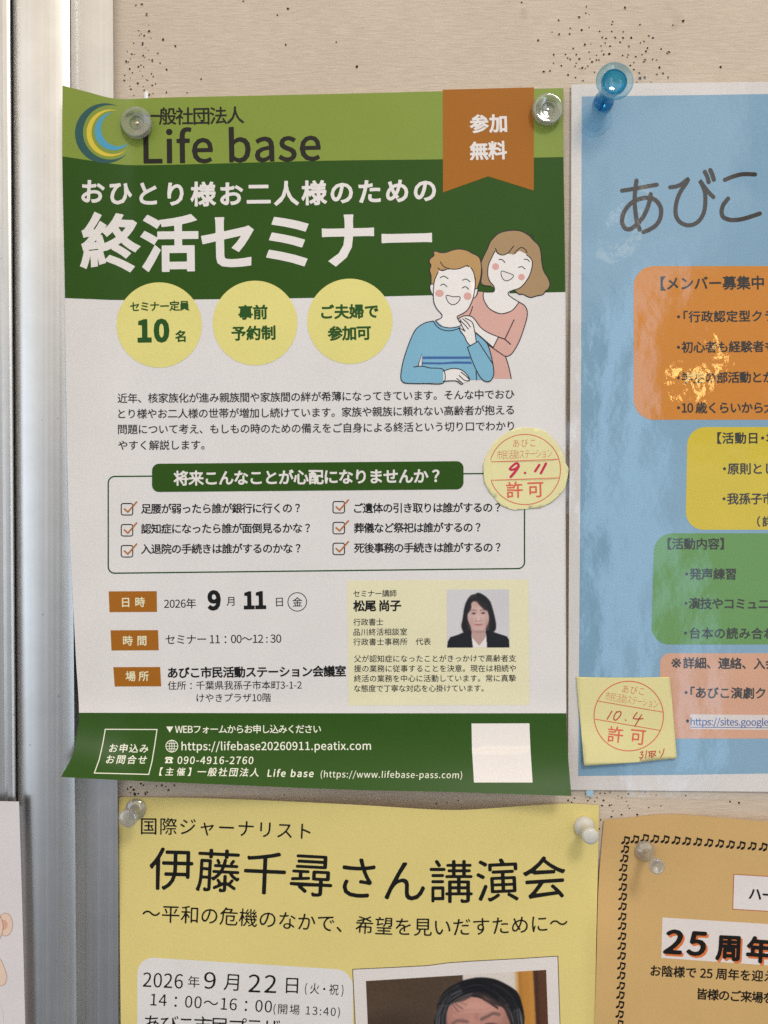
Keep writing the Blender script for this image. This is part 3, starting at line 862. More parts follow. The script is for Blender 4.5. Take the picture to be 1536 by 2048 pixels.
# badges
GREENK = ink(38, 78, 30)
for (c, r, lines) in (
    ((318.3, 650), 85.3, [("セミナー定員", (260, 613.5), (379, 611), 21, .022, .38), ("10", (275, 682.5), (339, 681.5), 56, .05, 0), ("名", (350, 672.5), (372.5, 672), 24, .03, .38)]),
    ((510, 646), 84.7, [("事前", (476.5, 625), (535, 624), 30, .03, .38), ("予約制", (463, 667), (551, 665), 30, .03, .38)]),
    ((699.7, 642.6), 85.3, [("ご夫婦で", (642, 624), (757, 622), 30, .03, .38), ("参加可", (655, 667), (742, 665), 30, .03, .38)]),
):
    art = A(8); art.ellipse(c, r, r, BADGE, 2)
    b = art.build("round_badge", mp)
    for (s, p0, p1, em, w, mid) in lines:
        art = A(); text(art, s, [p0, p1], em, GREENK, w=w, mid=mid, lay=3); art.build("lettering", b)

# the couple (flat print)
def zc(p): return [(780 + x * .234375, 430 + y * .234375) for x, y in p]
LINE = ink(46, 44, 52)
HAIR1, HAIR2 = ink(160, 132, 98), ink(176, 140, 92)
PINK, BLUE, STRIPE, CHEEK, SKINW = ink(203, 160, 150), ink(120, 170, 195), ink(62, 98, 156), ink(206, 158, 152), ink(222, 217, 215)
art = Art(h_main, 20, .28, 1.2)
LW = 1.9
def shape(p, mat, lay, line=True, n=6, closed=True, smooth=True):
    q = catmull(zc(p), n, True) if smooth else np.array(zc(p))
    art.poly(q, mat, lay)
def ln(p, lay, w=LW, n=6):
    art.stroke(zc(p), w, LINE, lay, smooth=n if len(p) > 2 else 0)
HW = [(775,410),(800,350),(830,290),(862,220),(930,155),(1020,132),(1110,135),(1180,170),(1225,215),(1270,260),(1288,320),(1295,400),(1312,475),(1350,540),(1365,590),(1350,632),(1328,648),(1305,678),(1255,690),(1195,703),(1140,680),(1100,676),(1065,645),(1000,640),(900,622),(860,606),(805,602),(776,575),(785,490)]
shape(HW, HAIR1, 2)
ln(HW[:22], 6); ln([(1065,645),(1100,676),(1123,674)], 6); ln(HW[26:] + [HW[0]], 6); ln([(860,606),(805,602)], 6); ln([(1200,165),(1222,180),(1222,205)], 6, 1.2)
shape([(750,655),(797,657),(800,720),(850,800),(945,842),(1040,815),(1100,745),(1150,775),(1172,830),(1160,910),(1110,1060),(1060,1155),(1025,1195),(985,1205),(1012,1290),(1035,1395),(885,1395),(870,1250),(800,1060),(700,950),(590,890),(575,865),(640,830),(685,780),(705,715),(730,690)], PINK, 3, smooth=False)
shape([(895,600),(893,640),(880,655),(797,657),(800,720),(850,800),(945,842),(1040,815),(1100,745),(1040,705),(1008,675),(1030,650),(1060,640)], SKINW, 4, smooth=False)
shape([(895,310),(920,335),(960,343),(1000,330),(1030,335),(1060,325),(1110,305),(1165,335),(1200,370),(1215,410),(1200,490),(1165,560),(1110,620),(1030,652),(950,652),(890,640),(888,610),(855,570),(835,510),(840,430),(870,360)], SKINW, 5, smooth=False)
shape([(1040,335),(1085,300),(1120,277),(1155,295),(1168,322),(1110,308),(1060,335)], HAIR1, 5)
ln([(895,310),(865,370),(840,430),(835,510),(852,565),(885,605),(892,640),(876,657),(800,657)], 6)
ln([(1165,340),(1200,370),(1215,410),(1200,490),(1165,560),(1110,620),(1040,645),(1010,662),(1012,682),(1050,712),(1100,742),(1150,775),(1172,830),(1160,910),(1110,1060),(1060,1155),(1025,1195),(985,1205),(940,1178),(835,1105)], 6)
ln([(985,1205),(1012,1290),(1035,1395)], 6)
ln([(797,657),(800,720),(850,800),(945,842),(1040,815),(1100,745)], 6)
ln([(900,285),(920,325),(960,342),(1005,325),(1035,290),(1055,265)], 6); ln([(1060,333),(1085,300),(1120,277),(1155,295),(1168,322)], 6)
ln([(930,380),(957,381),(980,405)], 6); ln([(1145,378),(1170,379),(1190,397)], 6); ln([(1097,447),(1125,441),(1152,460)], 6)
m_ = [(955,478),(1000,492),(1053,514),(1035,545),(990,562),(962,542),(948,505)]
shape(m_, PWHITE, 6); art.stroke(zc(m_), 1.6, LINE, 7, closed=True, smooth=5)
art.ellipse(zc([(901,440)])[0], 7, 7, CHEEK, 6, 28); art.ellipse(zc([(1122,530)])[0], 6.6, 6.6, CHEEK, 6, 28)
ln([(745,650),(745,675),(712,712)], 6); ln([(705,780),(692,825),(675,860)], 6)
# the man
shape([(345,595),(372,592),(365,685),(350,655),(340,620)], SKINW, 7); shape([(725,630),(748,627),(745,665),(725,705),(703,714)], SKINW, 7)
ln([(368,590),(348,592),(340,620),(350,655),(367,688)], 8); ln([(727,632),(748,627),(745,665),(728,700),(705,712)], 8)
HM = [(350,592),(350,520),(338,470),(350,430),(335,400),(345,370),(375,345),(370,318),(390,308),(430,320),(480,318),(530,300),(590,290),(650,300),(700,325),(755,355),(775,400),(780,470),(770,550),(745,625),(726,625),(732,540),(705,475),(680,445),(640,440),(590,460),(530,462),(480,462),(420,470),(410,500),(385,560),(375,592)]
shape(HM, HAIR2, 8, smooth=False); ln(HM[:20], 10)
shape([(412,490),(420,472),(480,468),(530,462),(590,460),(640,440),(680,445),(705,475),(725,530),(728,570),(722,640),(705,720),(668,800),(625,838),(575,872),(600,905),(605,930),(590,950),(520,962),(450,950),(400,905),(440,880),(443,850),(400,800),(374,740),(370,650),(380,560)], SKINW, 9, smooth=False)
ln([(410,490),(380,560),(370,650),(374,740),(400,800),(442,850),(435,880),(390,898)], 10)
ln([(690,450),(715,495),(728,570),(722,640),(705,720),(668,800),(625,838),(575,865),(580,890),(605,930)], 10)
ln([(430,400),(460,440),(520,461),(590,458),(655,432),(672,442)], 10); ln([(410,452),(440,475),(482,465)], 10)
ln([(430,535),(460,522),(496,543)], 10); ln([(620,557),(650,547),(683,570)], 10); ln([(432,600),(460,590),(486,611)], 10); ln([(618,623),(645,612),(670,633)], 10)
m_ = [(480,688),(540,697),(598,700),(580,745),(535,766),(495,740)]
shape(m_, PWHITE, 10); art.stroke(zc(m_), 1.7, LINE, 11, closed=True, smooth=5)
art.ellipse(zc([(422,668)])[0], 8.6, 7.2, CHEEK, 10, 28); art.ellipse(zc([(662,693)])[0], 8, 7.6, CHEEK, 10, 28)
shape([(365,905),(390,902),(450,952),(520,965),(590,952),(612,930),(650,965),(735,1010),(830,1100),(880,1250),(885,1340),(865,1405),(745,1405),(455,1405),(455,1432),(150,1435),(108,1420),(92,1380),(110,1260),(150,1130),(190,1030),(230,965),(300,920)], BLUE, 10, smooth=False)
art.poly(zc([(278,1207),(680,1207),(688,1228),(278,1229)]), STRIPE, 11); art.poly(zc([(276,1256),(450,1258),(560,1249),(692,1251),(700,1271),(560,1269),(430,1275),(276,1273)]), STRIPE, 11)
art.poly(zc([(240,1290),(272,1185),(273,1290)]), PWHITE, 11); ln([(238,1292),(272,1185),(274,1290)], 12, n=0); ln([(203,1296),(275,1290),(340,1305),(455,1320),(455,1432),(300,1438),(150,1436),(108,1422),(92,1380),(110,1260),(150,1130),(190,1030),(230,965),(300,920),(370,905)], 12)
ln([(368,903),(400,950),(450,980),(510,988),(570,975),(600,958)], 12); ln([(390,905),(430,945),(510,963),(590,950),(608,932)], 12)
ln([(735,1010),(800,1065),(838,1115),(870,1230),(885,1330),(880,1375),(860,1412),(828,1422),(790,1405),(750,1350),(700,1240),(662,1130)], 14); ln([(735,1333),(738,1405)], 12)
shape([(590,885),(630,862),(690,862),(730,900),(770,955),(830,1000),(925,1040),(880,1130),(800,1060),(735,1005),(700,930)], SKINW, 11, smooth=False)
ln([(585,885),(630,862),(690,864),(730,900),(770,955),(830,1000),(925,1040),(980,1060),(1028,1102)], 13); ln([(880,1130),(800,1060),(735,1005)], 13); ln([(925,1040),(880,1130)], 13); ln([(980,1060),(1058,895)], 12)
shape([(590,965),(600,905),(640,880),(700,920),(725,1000),(737,1080),(680,1112),(640,1050),(620,1000)], SKINW, 12, smooth=False)
ln([(590,970),(605,1000),(635,1035),(655,1080),(682,1112)], 13); ln([(640,880),(700,915),(722,990),(735,1078)], 13); ln([(600,900),(640,940),(668,972)], 13); ln([(620,885),(660,920),(685,955)], 13); ln([(598,905),(615,950),(640,992)], 13); ln([(590,965),(612,975),(640,992)], 13)
shape([(660,1130),(750,1078),(880,1280),(885,1350),(865,1405),(828,1422),(790,1405),(750,1350),(700,1240)], BLUE, 13, smooth=False)
ln([(682,1118),(660,1130)], 14); ln([(660,1130),(752,1078)], 14); ln([(752,1078),(880,1275)], 14)
shape([(455,1332),(530,1312),(600,1318),(650,1355),(680,1405),(660,1420),(612,1442),(590,1415),(455,1418)], SKINW, 11, smooth=False)
ln([(455,1332),(530,1310),(600,1318),(650,1355),(680,1405),(640,1412),(590,1370)], 13); ln([(455,1418),(560,1415),(600,1440),(620,1438),(570,1395)], 13); ln([(605,1340),(650,1375),(675,1400)], 13)
art.build("couple_illustration", mp)

# paragraph
TXT = ink(40, 38, 40)
for s, p in (("近年、核家族化が進み親族間や家族間の絆が希薄になってきています。そんな中でおひ", [(235, 796.5), (600, 793.5), (1029, 788)]),
             ("とり様やお二人様の世帯が増加し続けています。家族や親族に頼れない高齢者が抱える", [(236.5, 827.5), (600, 825), (1028, 819.5)]),
             ("問題について考え、もしもの時のための備えをご自身による終活という切り口でわかり", [(236, 858.5), (600, 856.5), (1028, 851.5)]),
             ("やすく解説します。", [(236.5, 890.5), (409, 889.5)])):
    art = A(); text(art, s, p, 21, TXT, w=.006); art.build("paragraph_line", mp)

# worry panel
art = A()
fr = []
q = rrect(216.5, 953, 1049, 1146.5, 13)
q = [(x, y - (x - 216.5) / 832.5 * (6.5 + 3 * (y - 953) / 193)) for x, y in q]
art.lines(q, 2.7, DKGREEN, 1, closed=True)
panel = art.build("worry_panel", mp)
art = A(14)
q = rrect(304, 927.5, 927, 984, 14, tilt=-5.3)
art.poly(q, DGREEN, 2)
bn = art.build("heading_bar", panel)
art = A(); text(art, "将来こんなことが心配になりませんか？", [(347, 956.5), (879, 951.5)], 31, PWHITE, w=.024, lay=3); art.build("lettering", panel)
OCHRE = ink(170, 104, 48)
for (bx, by, tx, txt_, x1, dy) in ((241.5, 1006, 282, "足腰が弱ったら誰が銀行に行くの？", 600, 1017.5), (241.5, 1048, 282, "認知症になったら誰が面倒見るかな？", 620, 1057.5), (241.5, 1090, 282, "入退院の手続きは誰がするのかな？", 601, 1098),
                               (665, 1002, 708, "ご遺体の引き取りは誰がするの？", 1000.5, 1016.3), (665, 1043.7, 708, "葬儀など祭祀は誰がするの？", 961, 1056), (665, 1085.3, 708, "死後事務の手続きは誰がするの？", 1001, 1096)):
    art = A()
    art.lines(rrect(bx + 1, by + 1, bx + 24, by + 24, 4, 4), 2.1, BLACK, 1, closed=True)
    art.lines([(bx + 6.5, by + 11), (bx + 14.2, by + 18), (bx + 32.5, by - 3)], 3.0, OCHRE, 2)
    cb = art.build("ticked_checkbox", panel)
    art = A(); text(art, txt_, [(tx, dy), (x1, dy - 1.6)], 21.3, BLACK, w=.016, lay=1); art.build("lettering", panel)

# date, time and place
def tagbox(q, s, p0, p1):
    art = A(8); art.poly(q, ORANGE, 1)
    b = art.build("orange_tag", mp)
    art = A(); text(art, s, [p0, p1], 21, CREAM, w=.016, lay=2); art.build("lettering", b)
tagbox([(217.4, 1182.7), (313.4, 1182.3), (314, 1223.8), (219, 1224.3)], "日 時", (244, 1204.5), (290, 1204))
tagbox([(221.2, 1260.6), (316, 1260.2), (317.5, 1300.5), (223, 1301)], "時 間", (246, 1281.5), (293, 1281))
tagbox([(226.5, 1334.3), (320.2, 1334), (322.4, 1372.6), (229.5, 1373)], "場 所", (251, 1352.5), (297.5, 1352))
def line(name, s, p, em, mat=TXT, parent=None, **k):
    art = A(); text(art, s, p, em, mat, lay=k.pop('lay', 1), **k); return art.build(name, parent or mp)
line("date_line", "2026年", [(328, 1207.5), (392, 1206.5)], 21.5, w=.004)
art = A(); text(art, "9", [(415, 1218.5), (442.5, 1218)], 48, BLACK, w=.048, mid=0, lay=1); text(art, "11", [(487.5, 1216.8), (532.5, 1216)], 43.5, BLACK, w=.048, mid=0, lay=1); art.build("date_numerals", mp)
line("date_line", "月", [(453, 1202.5), (470, 1202)], 20, w=.004)
art = A(); text(art, "日", [(552, 1204), (567.5, 1203.5)], 20.5, TXT, w=.004, lay=1); text(art, "金", [(585, 1204), (604.5, 1203.7)], 20.5, TXT, w=.004, lay=1); art.ring((594.5, 1203.8), 18.6, 18.4, 1.6, TXT, 1); art.build("weekday_mark", mp)
line("time_line", "セミナー 11：00〜12 : 30", [(331, 1279), (562.5, 1276.8)], 22, w=.004)
line("venue_line", "あびこ市民活動ステーション会議室", [(335.5, 1345.5), (692, 1342)], 23.3, BLACK, w=.026)
line("address_line", "住所：千葉県我孫子市本町3-1-2", [(335.5, 1371), (603.5, 1369.8)], 19, w=.004)
line("address_line", "けやきプラザ10階", [(393, 1395.8), (542, 1395)], 19, w=.004)

# speaker box
art = A(20); art.poly([(694.2, 1161), (1057, 1159), (1059.2, 1410), (696.8, 1410.8)], CREAM, 1)
sp_ = art.build("speaker_box", mp)
for s, p, em, w in (("セミナー講師", [(706.5, 1187.3), (793, 1186.6)], 15.2, .004), ("松尾 尚子", [(706.5, 1211.8), (802.5, 1210.8)], 23.5, .03), ("行政書士", [(706.8, 1244.2), (766.5, 1243.7)], 15.4, .004),
                 ("品川終活相談室", [(706.8, 1264.2), (814, 1263.4)], 15.4, .004), ("行政書士事務所　代表", [(706.8, 1283.8), (861.5, 1283)], 15.4, .004),
                 ("父が認知症になったことがきっかけで高齢者支", [(708, 1317.5), (1032, 1316.4)], 15.4, .004), ("援の業務に従事することを決意。現在は相続や", [(708, 1337.2), (1032, 1336.5)], 15.4, .004),
                 ("終活の業務を中心に活動しています。常に真摯", [(708, 1357), (1032, 1356.3)], 15.4, .004), ("な態度で丁寧な対応を心掛けています。", [(708, 1377), (967.5, 1376.3)], 15.4, .004)):
    line("lettering", s, p, em, BLACK if w > .01 else TXT, parent=sp_, lay=2, w=w)

# ---- printed photographs: colour per point of a fine grid
def photo_material():
    m = bpy.data.materials.new("printed_photograph")
    nt, N, L, P = nodes_of(m)
    at = N.new('ShaderNodeAttribute'); at.attribute_name = "ink"
    L.new(at.outputs['Color'], P.inputs['Base Color'])
    P.inputs['Roughness'].default_value = .5; P.inputs['Specular IOR Level'].default_value = .35
    return m
M_PHOTO = photo_material()
class Painting:
    def __init__(self, x0, y0, x1, y1, nx, ny):
        self.X, self.Y = np.meshgrid(np.linspace(x0, x1, nx), np.linspace(y0, y1, ny))
        self.C = np.zeros((ny, nx, 3)); self.px = (x1 - x0) / nx
    def inside(self, poly):
        P = np.array(poly, float); r = np.zeros(self.X.shape, bool)
        for (x0, y0), (x1, y1) in zip(P, np.roll(P, -1, 0)):
            if y0 == y1: continue
            c = (y0 <= self.Y) != (y1 <= self.Y)
            r ^= c & (self.X < x0 + (self.Y - y0) / (y1 - y0) * (x1 - x0))
        return r
    def blur(self, A_, n):
        for _ in range(n):
            for ax in (0, 1):
                p = np.pad(A_, [(1, 1) if i == ax else (0, 0) for i in range(A_.ndim)], mode='edge')
                sl = [slice(None)] * A_.ndim
                a, b, c = list(sl), list(sl), list(sl)
                a[ax], b[ax], c[ax] = slice(0, -2), slice(1, -1), slice(2, None)
                A_ = .25 * p[tuple(a)] + .5 * p[tuple(b)] + .25 * p[tuple(c)]
        return A_
    def put(self, mask, rgb, k=1.0, blur=1):
        m = self.blur(mask.astype(float), blur)[..., None] * k
        self.C = self.C * (1 - m) + np.array(rgb, float) * m
    def poly(self, p, rgb, k=1.0, blur=1, smooth=6):
        self.put(self.inside(catmull(p, smooth, True) if smooth else p), rgb, k, blur)
    def dab(self, c, rx, ry, rgb, k, rot=0):
        dx, dy = self.X - c[0], self.Y - c[1]
        a, b = dx * math.cos(rot) + dy * math.sin(rot), -dx * math.sin(rot) + dy * math.cos(rot)
        m = (np.exp(-((a / rx) ** 2 + (b / ry) ** 2)) * k)[..., None]
        self.C = self.C * (1 - m) + np.array(rgb, float) * m
    def stroke(self, p, w, rgb, k=1.0, blur=1):
        Q = catmull(p, 8)
        x0, x1 = Q[:, 0].min() - w - 3 * self.px, Q[:, 0].max() + w + 3 * self.px
        y0, y1 = Q[:, 1].min() - w - 3 * self.px, Q[:, 1].max() + w + 3 * self.px
        jj = np.nonzero((self.Y[:, 0] >= y0) & (self.Y[:, 0] <= y1))[0]; ii = np.nonzero((self.X[0] >= x0) & (self.X[0] <= x1))[0]
        if not len(jj) or not len(ii): return
        sl = (slice(jj[0], jj[-1] + 1), slice(ii[0], ii[-1] + 1))
        X, Y = self.X[sl], self.Y[sl]
        d = np.full(X.shape, 1e18)
        for a, b in zip(Q[:-1], Q[1:]):
            e = b - a; t = np.clip(((X - a[0]) * e[0] + (Y - a[1]) * e[1]) / max(e @ e, 1e-9), 0, 1)
            d = np.minimum(d, (X - a[0] - t * e[0]) ** 2 + (Y - a[1] - t * e[1]) ** 2)
        m = self.blur(np.clip((w / 2 - np.sqrt(d)) / self.px + .5, 0, 1), blur)[..., None] * k
        self.C[sl] = self.C[sl] * (1 - m) + np.array(rgb, float) * m
    def lay(self, name, corners, hf, lay, parent):
        """corners: top left, top right, bottom right, bottom left in grid units"""
        ny, nx = self.X.shape
        u = np.linspace(0, 1, nx)[None, :, None]; v = np.linspace(0, 1, ny)[:, None, None]
        a, b, c, d = (np.array(p, float) for p in corners)
        G = ((1 - u) * (1 - v) * a + u * (1 - v) * b + u * v * c + (1 - u) * v * d).reshape(-1, 2)
        V = pt(G, hf(G[:, 0], G[:, 1]) + lay * LAY)
        F = [[j * nx + i, (j + 1) * nx + i, (j + 1) * nx + i + 1, j * nx + i + 1] for j in range(ny - 1) for i in range(nx - 1)]
        o = link_mesh(name, V, F, M_PHOTO, parent, smooth=True)
        ca = o.data.color_attributes.new("ink", 'FLOAT_COLOR', 'POINT')
        c_ = np.clip(self.C, 0, 255) / 255
        c_ = np.where(c_ <= .04045, c_ / 12.92, ((c_ + .055) / 1.055) ** 2.4) / LIT
        ca.data.foreach_set('color', np.concatenate([c_.reshape(-1, 3), np.ones((nx * ny, 1))], 1).ravel())
        return o

w = Painting(35, 105, 1475, 1440, 150, 140)
w.C[:] = (199, 197, 201)
w.dab((1250, 300), 500, 700, (190, 189, 194), .7)
w.poly([(690,210),(760,180),(860,215),(950,280),(1030,370),(1080,500),(1120,650),(1150,780),(1172,920),(1160,1020),(1100,1085),(940,1115),(600,1115),(430,1090),(385,1020),(368,930),(385,840),(410,700),(430,560),(470,420),(520,320),(590,240),(640,220)], (27, 26, 31), blur=2)
w.stroke([(600,300),(650,260),(700,260)], 60, (62, 58, 60), .5, 6)
w.poly([(590,960),(930,960),(945,1180),(780,1410),(605,1200)], (178, 148, 142), blur=2, smooth=0)
w.poly([(600,430),(640,385),(690,375),(730,400),(800,480),(900,570),(970,600),(1000,700),(1005,790),(985,880),(940,970),(880,1040),(790,1068),(700,1050),(610,990),(560,900),(520,800),(515,680),(560,610),(600,520)], (192, 161, 155), blur=2)
w.dab((760, 720), 160, 200, (204, 175, 168), .6); w.dab((600, 860), 60, 120, (172, 134, 130), .5); w.dab((950, 880), 55, 130, (172, 134, 130), .55); w.dab((780, 1075), 150, 35, (150, 115, 112), .6)
w.dab((700, 440), 70, 60, (180, 142, 136), .6)
for c in ((655, 655), (873, 648)):
    w.dab((c[0], c[1] - 8), 62, 34, (160, 122, 120), .55); w.dab(c, 40, 15, (52, 34, 36), .95); w.dab(c, 18, 18, (34, 20, 24), .9)
w.stroke([(590,585),(650,572),(712,592)], 24, (110, 82, 80), .7, 2); w.stroke([(808,592),(860,572),(945,590)], 24, (110, 82, 80), .7, 2)
w.dab((765, 832), 75, 16, (150, 110, 108), .7); w.dab((700, 800), 20, 40, (165, 128, 124), .5); w.dab((830, 800), 20, 40, (165, 128, 124), .5); w.dab((765, 770), 26, 70, (212, 184, 176), .6)
w.dab((765, 925), 90, 22, (170, 100, 105), .65); w.stroke([(678,903),(765,912),(852,900)], 12, (112, 58, 64), .85, 1)
w.poly([(610,1205),(780,1405),(942,1190),(962,1445),(630,1445)], (219, 213, 211), blur=1, smooth=0)
w.poly([(430,1082),(560,1040),(595,1060),(603,1200),(632,1445),(40,1445),(50,1310),(110,1200),(300,1140)], (22, 25, 33), blur=1, smooth=0)
w.poly([(930,1060),(1000,1050),(1110,1082),(1280,1140),(1420,1185),(1470,1270),(1480,1445),(960,1445),(946,1180)], (24, 26, 34), blur=1, smooth=0)
w.stroke([(955,960),(1000,1030)], 12, (120, 120, 120), .7, 1); w.stroke([(560,970),(540,1005)], 12, (120, 120, 120), .6, 1)
w.C += rng.normal(0, 1.6, w.C.shape[:2])[..., None]
w.lay("portrait_photo", [(893.6, 1179.4), (1018, 1178.7), (1018.8, 1295), (894, 1295.3)], h_main, 2, sp_)

# footer
WINK = ink(222, 224, 206)
line("web_line", "▼", [(332.5, 1458.5), (347, 1458.5)], 15.5, WINK, parent=ft, lay=2)
line("web_line", "WEBフォームからお申し込みください", [(350, 1458.5), (642, 1457.8)], 18.5, WINK, parent=ft, lay=2, w=.008)
line("web_address", "https://lifebase20260911.peatix.com", [(363, 1500.5), (742, 1499.5)], 21.8, WINK, parent=ft, lay=2, w=.006, mid=0)
art = A()
c = (343.7, 1492.3); R = 11.8
art.ring(c, R, R, 1.5, WINK, 2); art.ring(c, R * .42, R, 1.2, WINK, 2)
art.lines([(c[0], c[1] - R), (c[0], c[1] + R)], 1.2, WINK, 3); art.lines([(c[0] - R, c[1]), (c[0] + R, c[1])], 1.2, WINK, 3)
for s in (-1, 1): art.lines([(c[0] - R * .82, c[1] + s * R * .5), (c[0], c[1] + s * R * .42), (c[0] + R * .82, c[1] + s * R * .5)], 1.2, WINK, 3)
art.build("globe_icon", ft)
art = A()
art.poly([(330,1518.5),(330.5,1515.5),(333,1513.8),(343,1513.8),(346,1515.5),(346.3,1518.7),(342.6,1518.9),(342.3,1516.8),(334,1516.8),(333.7,1518.7)], WINK, 2)
art.poly([(333.5,1518.8),(336,1517.6),(340.6,1517.6),(343,1518.8),(345.6,1526.4),(329.4,1526.3)], WINK, 2)
art.ellipse((337.8, 1522.2), 2.4, 2.4, DGREEN, 3, 20)
art.build("telephone_icon", ft)
line("phone_line", "090-4916-2760", [(354.5, 1527.5), (506, 1528)], 19.6, WINK, parent=ft, lay=2, w=.008, mid=0, shear=.09)
line("host_line", "【主催】", [(319.5, 1543), (382, 1543.5)], 17.5, WINK, parent=ft, lay=2, w=.008, shear=.18)
line("host_line", "一般社団法人", [(395, 1543.5), (518.5, 1544.8)], 18.6, WINK, parent=ft, lay=2, w=.008, shear=.18)
line("host_line", "Life base", [(534.5, 1553), (626.5, 1554)], 18.6, WINK, parent=ft, lay=2, w=.016, mid=0, shear=.14)
line("host_address", "(https://www.lifebase-pass.com)", [(641, 1554.5), (924, 1556.5)], 17.2, WINK, parent=ft, lay=2, w=.0, mid=0, shear=.06)
art = A()
q = [(210.6, 1458.6), (262, 1458.8), (314, 1459), (309.5, 1490), (304, 1523), (297.5, 1548.8), (243, 1547.4), (188.7, 1546), (198.5, 1519), (205.5, 1488)]
art.lines(q, 1.9, WINK, 2, closed=True)
cf = art.build("contact_frame", ft)
art = A(); text(art, "お申込み", [(219, 1496), (297, 1497)], 19, WINK, w=.01, shear=.16, lay=2); text(art, "お問合せ", [(213, 1518.5), (293.5, 1519.5)], 19, WINK, w=.01, shear=.22, lay=2); art.build("lettering", cf)
art = A(10); art.poly([(943, 1447), (1058.8, 1446.7), (1061, 1500), (1065.2, 1565), (948, 1565), (944, 1500)], PWHITE, 2); art.build("white_square", ft)

# ------------------------------------------------------------------ approval notes stuck on the posters
RED = ink(206, 100, 84)
RED2 = ink(200, 108, 88)
MAGENTA = ink(192, 44, 84)
CRIMSON = ink(178, 62, 54)

def cut_sheet(name, outline_pts, hf, mat, parent, thick=.0001, step=12):
    """a piece of paper with its own outline"""
    art = Art(hf, step)
    art.poly(outline_pts, mat, 0)
    o = art.build(name, parent)
    md = o.modifiers.new("paper_thickness", 'SOLIDIFY'); md.thickness = thick; md.offset = -1
    return o

note = thing("round_permit_note", "sticky note cut round, magenta handwriting in its red stamp, on the green poster", "sticky note", ((1050 - 768) * S, -.006, (1024 - 940) * S))
def zn(p): return [(960 + x / 8.303, 850 + y / 8.303) for x, y in p]
edge = [(790,40),(950,55),(1090,110),(1180,190),(1270,300),(1350,430),(1400,540),(1422,630),(1470,720),(1468,780),(1450,880),(1420,1010),(1380,1090),(1310,1170),(1180,1290),(1000,1380),(820,1390),(580,1415),(460,1385),(345,1335),(240,1210),(150,1110),(75,940),(62,800),(55,660),(90,560),(160,400),(250,270),(370,180),(500,95),(640,52)]
h_note = lambda x, y: h_main(x, y) + .00035 + .0012 * sm(x, 1085, 1140) + .0006 * sm(980 - x + 0 * y, 0, 14)
cut_sheet("note_paper", zn(edge), h_note, ink(217, 211, 160, rough=.65), note)
art = Art(h_note)
art.ring(zn([(745, 738)])[0], 71.2, 70.2, 1.7, RED, 1, n=96)
art.stroke(zn([(178, 612), (1312, 568)]), 1.4, RED, 1, caps=False); art.stroke(zn([(175, 918), (1312, 876)]), 1.4, RED, 1, caps=False)
text(art, "あびこ", zn([(550, 305), (920, 292)]), 18, RED2, w=-.012, lay=1, wide=.86)
text(art, "市民活動ステーション", zn([(282, 498), (1195, 465)]), 20, RED2, w=-.016, lay=1, wide=.62)
text(art, "許可", zn([(435, 1080), (1055, 1062)]), 35, RED, w=.01, lay=1)
art.build("stamp", note)
art = Art(h_note)
art.stroke(zn([(645,665),(625,640),(595,637),(550,670),(498,722),(510,742),(570,735),(630,700),(642,690)]), [3.6, 4.6, 4.4, 4.2, 4.2, 4.4, 5, 5.2], MAGENTA, 2, smooth=6)
art.stroke(zn([(640,660),(632,700),(580,780),(510,860)]), [4.4, 5.4, 5.2, 4.8], MAGENTA, 3, smooth=6)
art.ellipse(zn([(748, 796)])[0], 2.5, 2.5, MAGENTA, 2, 16)
art.stroke(zn([(985,662),(915,768)]), 4.6, MAGENTA, 2); art.stroke(zn([(1095,640),(1012,800)]), 4.8, MAGENTA, 2)
art.build("handwriting", note)

# ------------------------------------------------------------------ laminated club poster
cp = thing("laminated_poster", "laminated light blue club poster with coloured rounded boxes and shiny wrinkled film", "poster", ((1640 - 768) * S, -.001, (1024 - 900) * S))
CBLUE = ink(124, 163, 191, rough=.55)
sb = Sheet([[(1143, 169), (1400, 165), (1700, 162), (2128, 157)], [(1141, 700), (1700, 698), (2128, 695)], [(1138, 1100), (1700, 1102), (2124, 1105)], [(1136, 1579.5), (1536, 1583.5), (2120, 1590)]], h_blue, 60)
sb.build("paper_sheet", cp, ink(214, 209, 208))
sbb = Sheet([[(1163.5, 193), (1400, 190), (1536, 188), (2100, 182)], [(1162, 800), (1536, 800), (2100, 800)], [(1156.5, 1552), (1400, 1549), (1536, 1547), (2092, 1541)]], h_blue, 60)
bl = sbb.build("blue_ground", cp, CBLUE, lay=1, thick=0)
B = lambda step=None: Art(h_blue, step)
INKB = ink(32, 20, 13)
def zb(p): return [(1220 + x / 4.861, 320 + y / 4.861) for x, y in p]
art = B()
W = 8.4
for i, s in enumerate(([(118,298),(235,280),(330,262),(455,240)], [(258,200),(245,300),(240,420),(255,560),(268,620),(288,675)],
          [(396,330),(388,390),(355,490),(310,570),(245,640),(190,672),(140,655),(118,590),(140,500),(210,415),(300,375),(390,368),(455,400),(495,470),(490,560),(450,630),(385,675),(328,698)],
          [(585,265),(650,255),(705,228),(760,185),(735,235),(690,300),(655,380),(638,470),(645,550),(690,610),(770,635),(850,605),(905,530),(925,440),(925,330),(905,260),(875,202),(920,265),(960,315),(1005,360)],
          [(922,115),(945,160),(960,215)], [(975,97),(995,140),(1010,190)],
          [(1117,193),(1190,163),(1290,138),(1410,140)], [(1148,375),(1100,440),(1085,510),(1110,560),(1190,583),(1300,570),(1457,520)])):
    art.stroke(zb(s), W, INKB, 2 + i % 3, smooth=6)
art.build("title_lettering", cp)
CORAN, CYEL, CGRN, CSAL = ink(205, 128, 22), ink(208, 186, 32), ink(92, 146, 70), ink(210, 158, 128)
INKC = ink(24, 24, 24)
POP = dict(w=.024, rnd=.018)
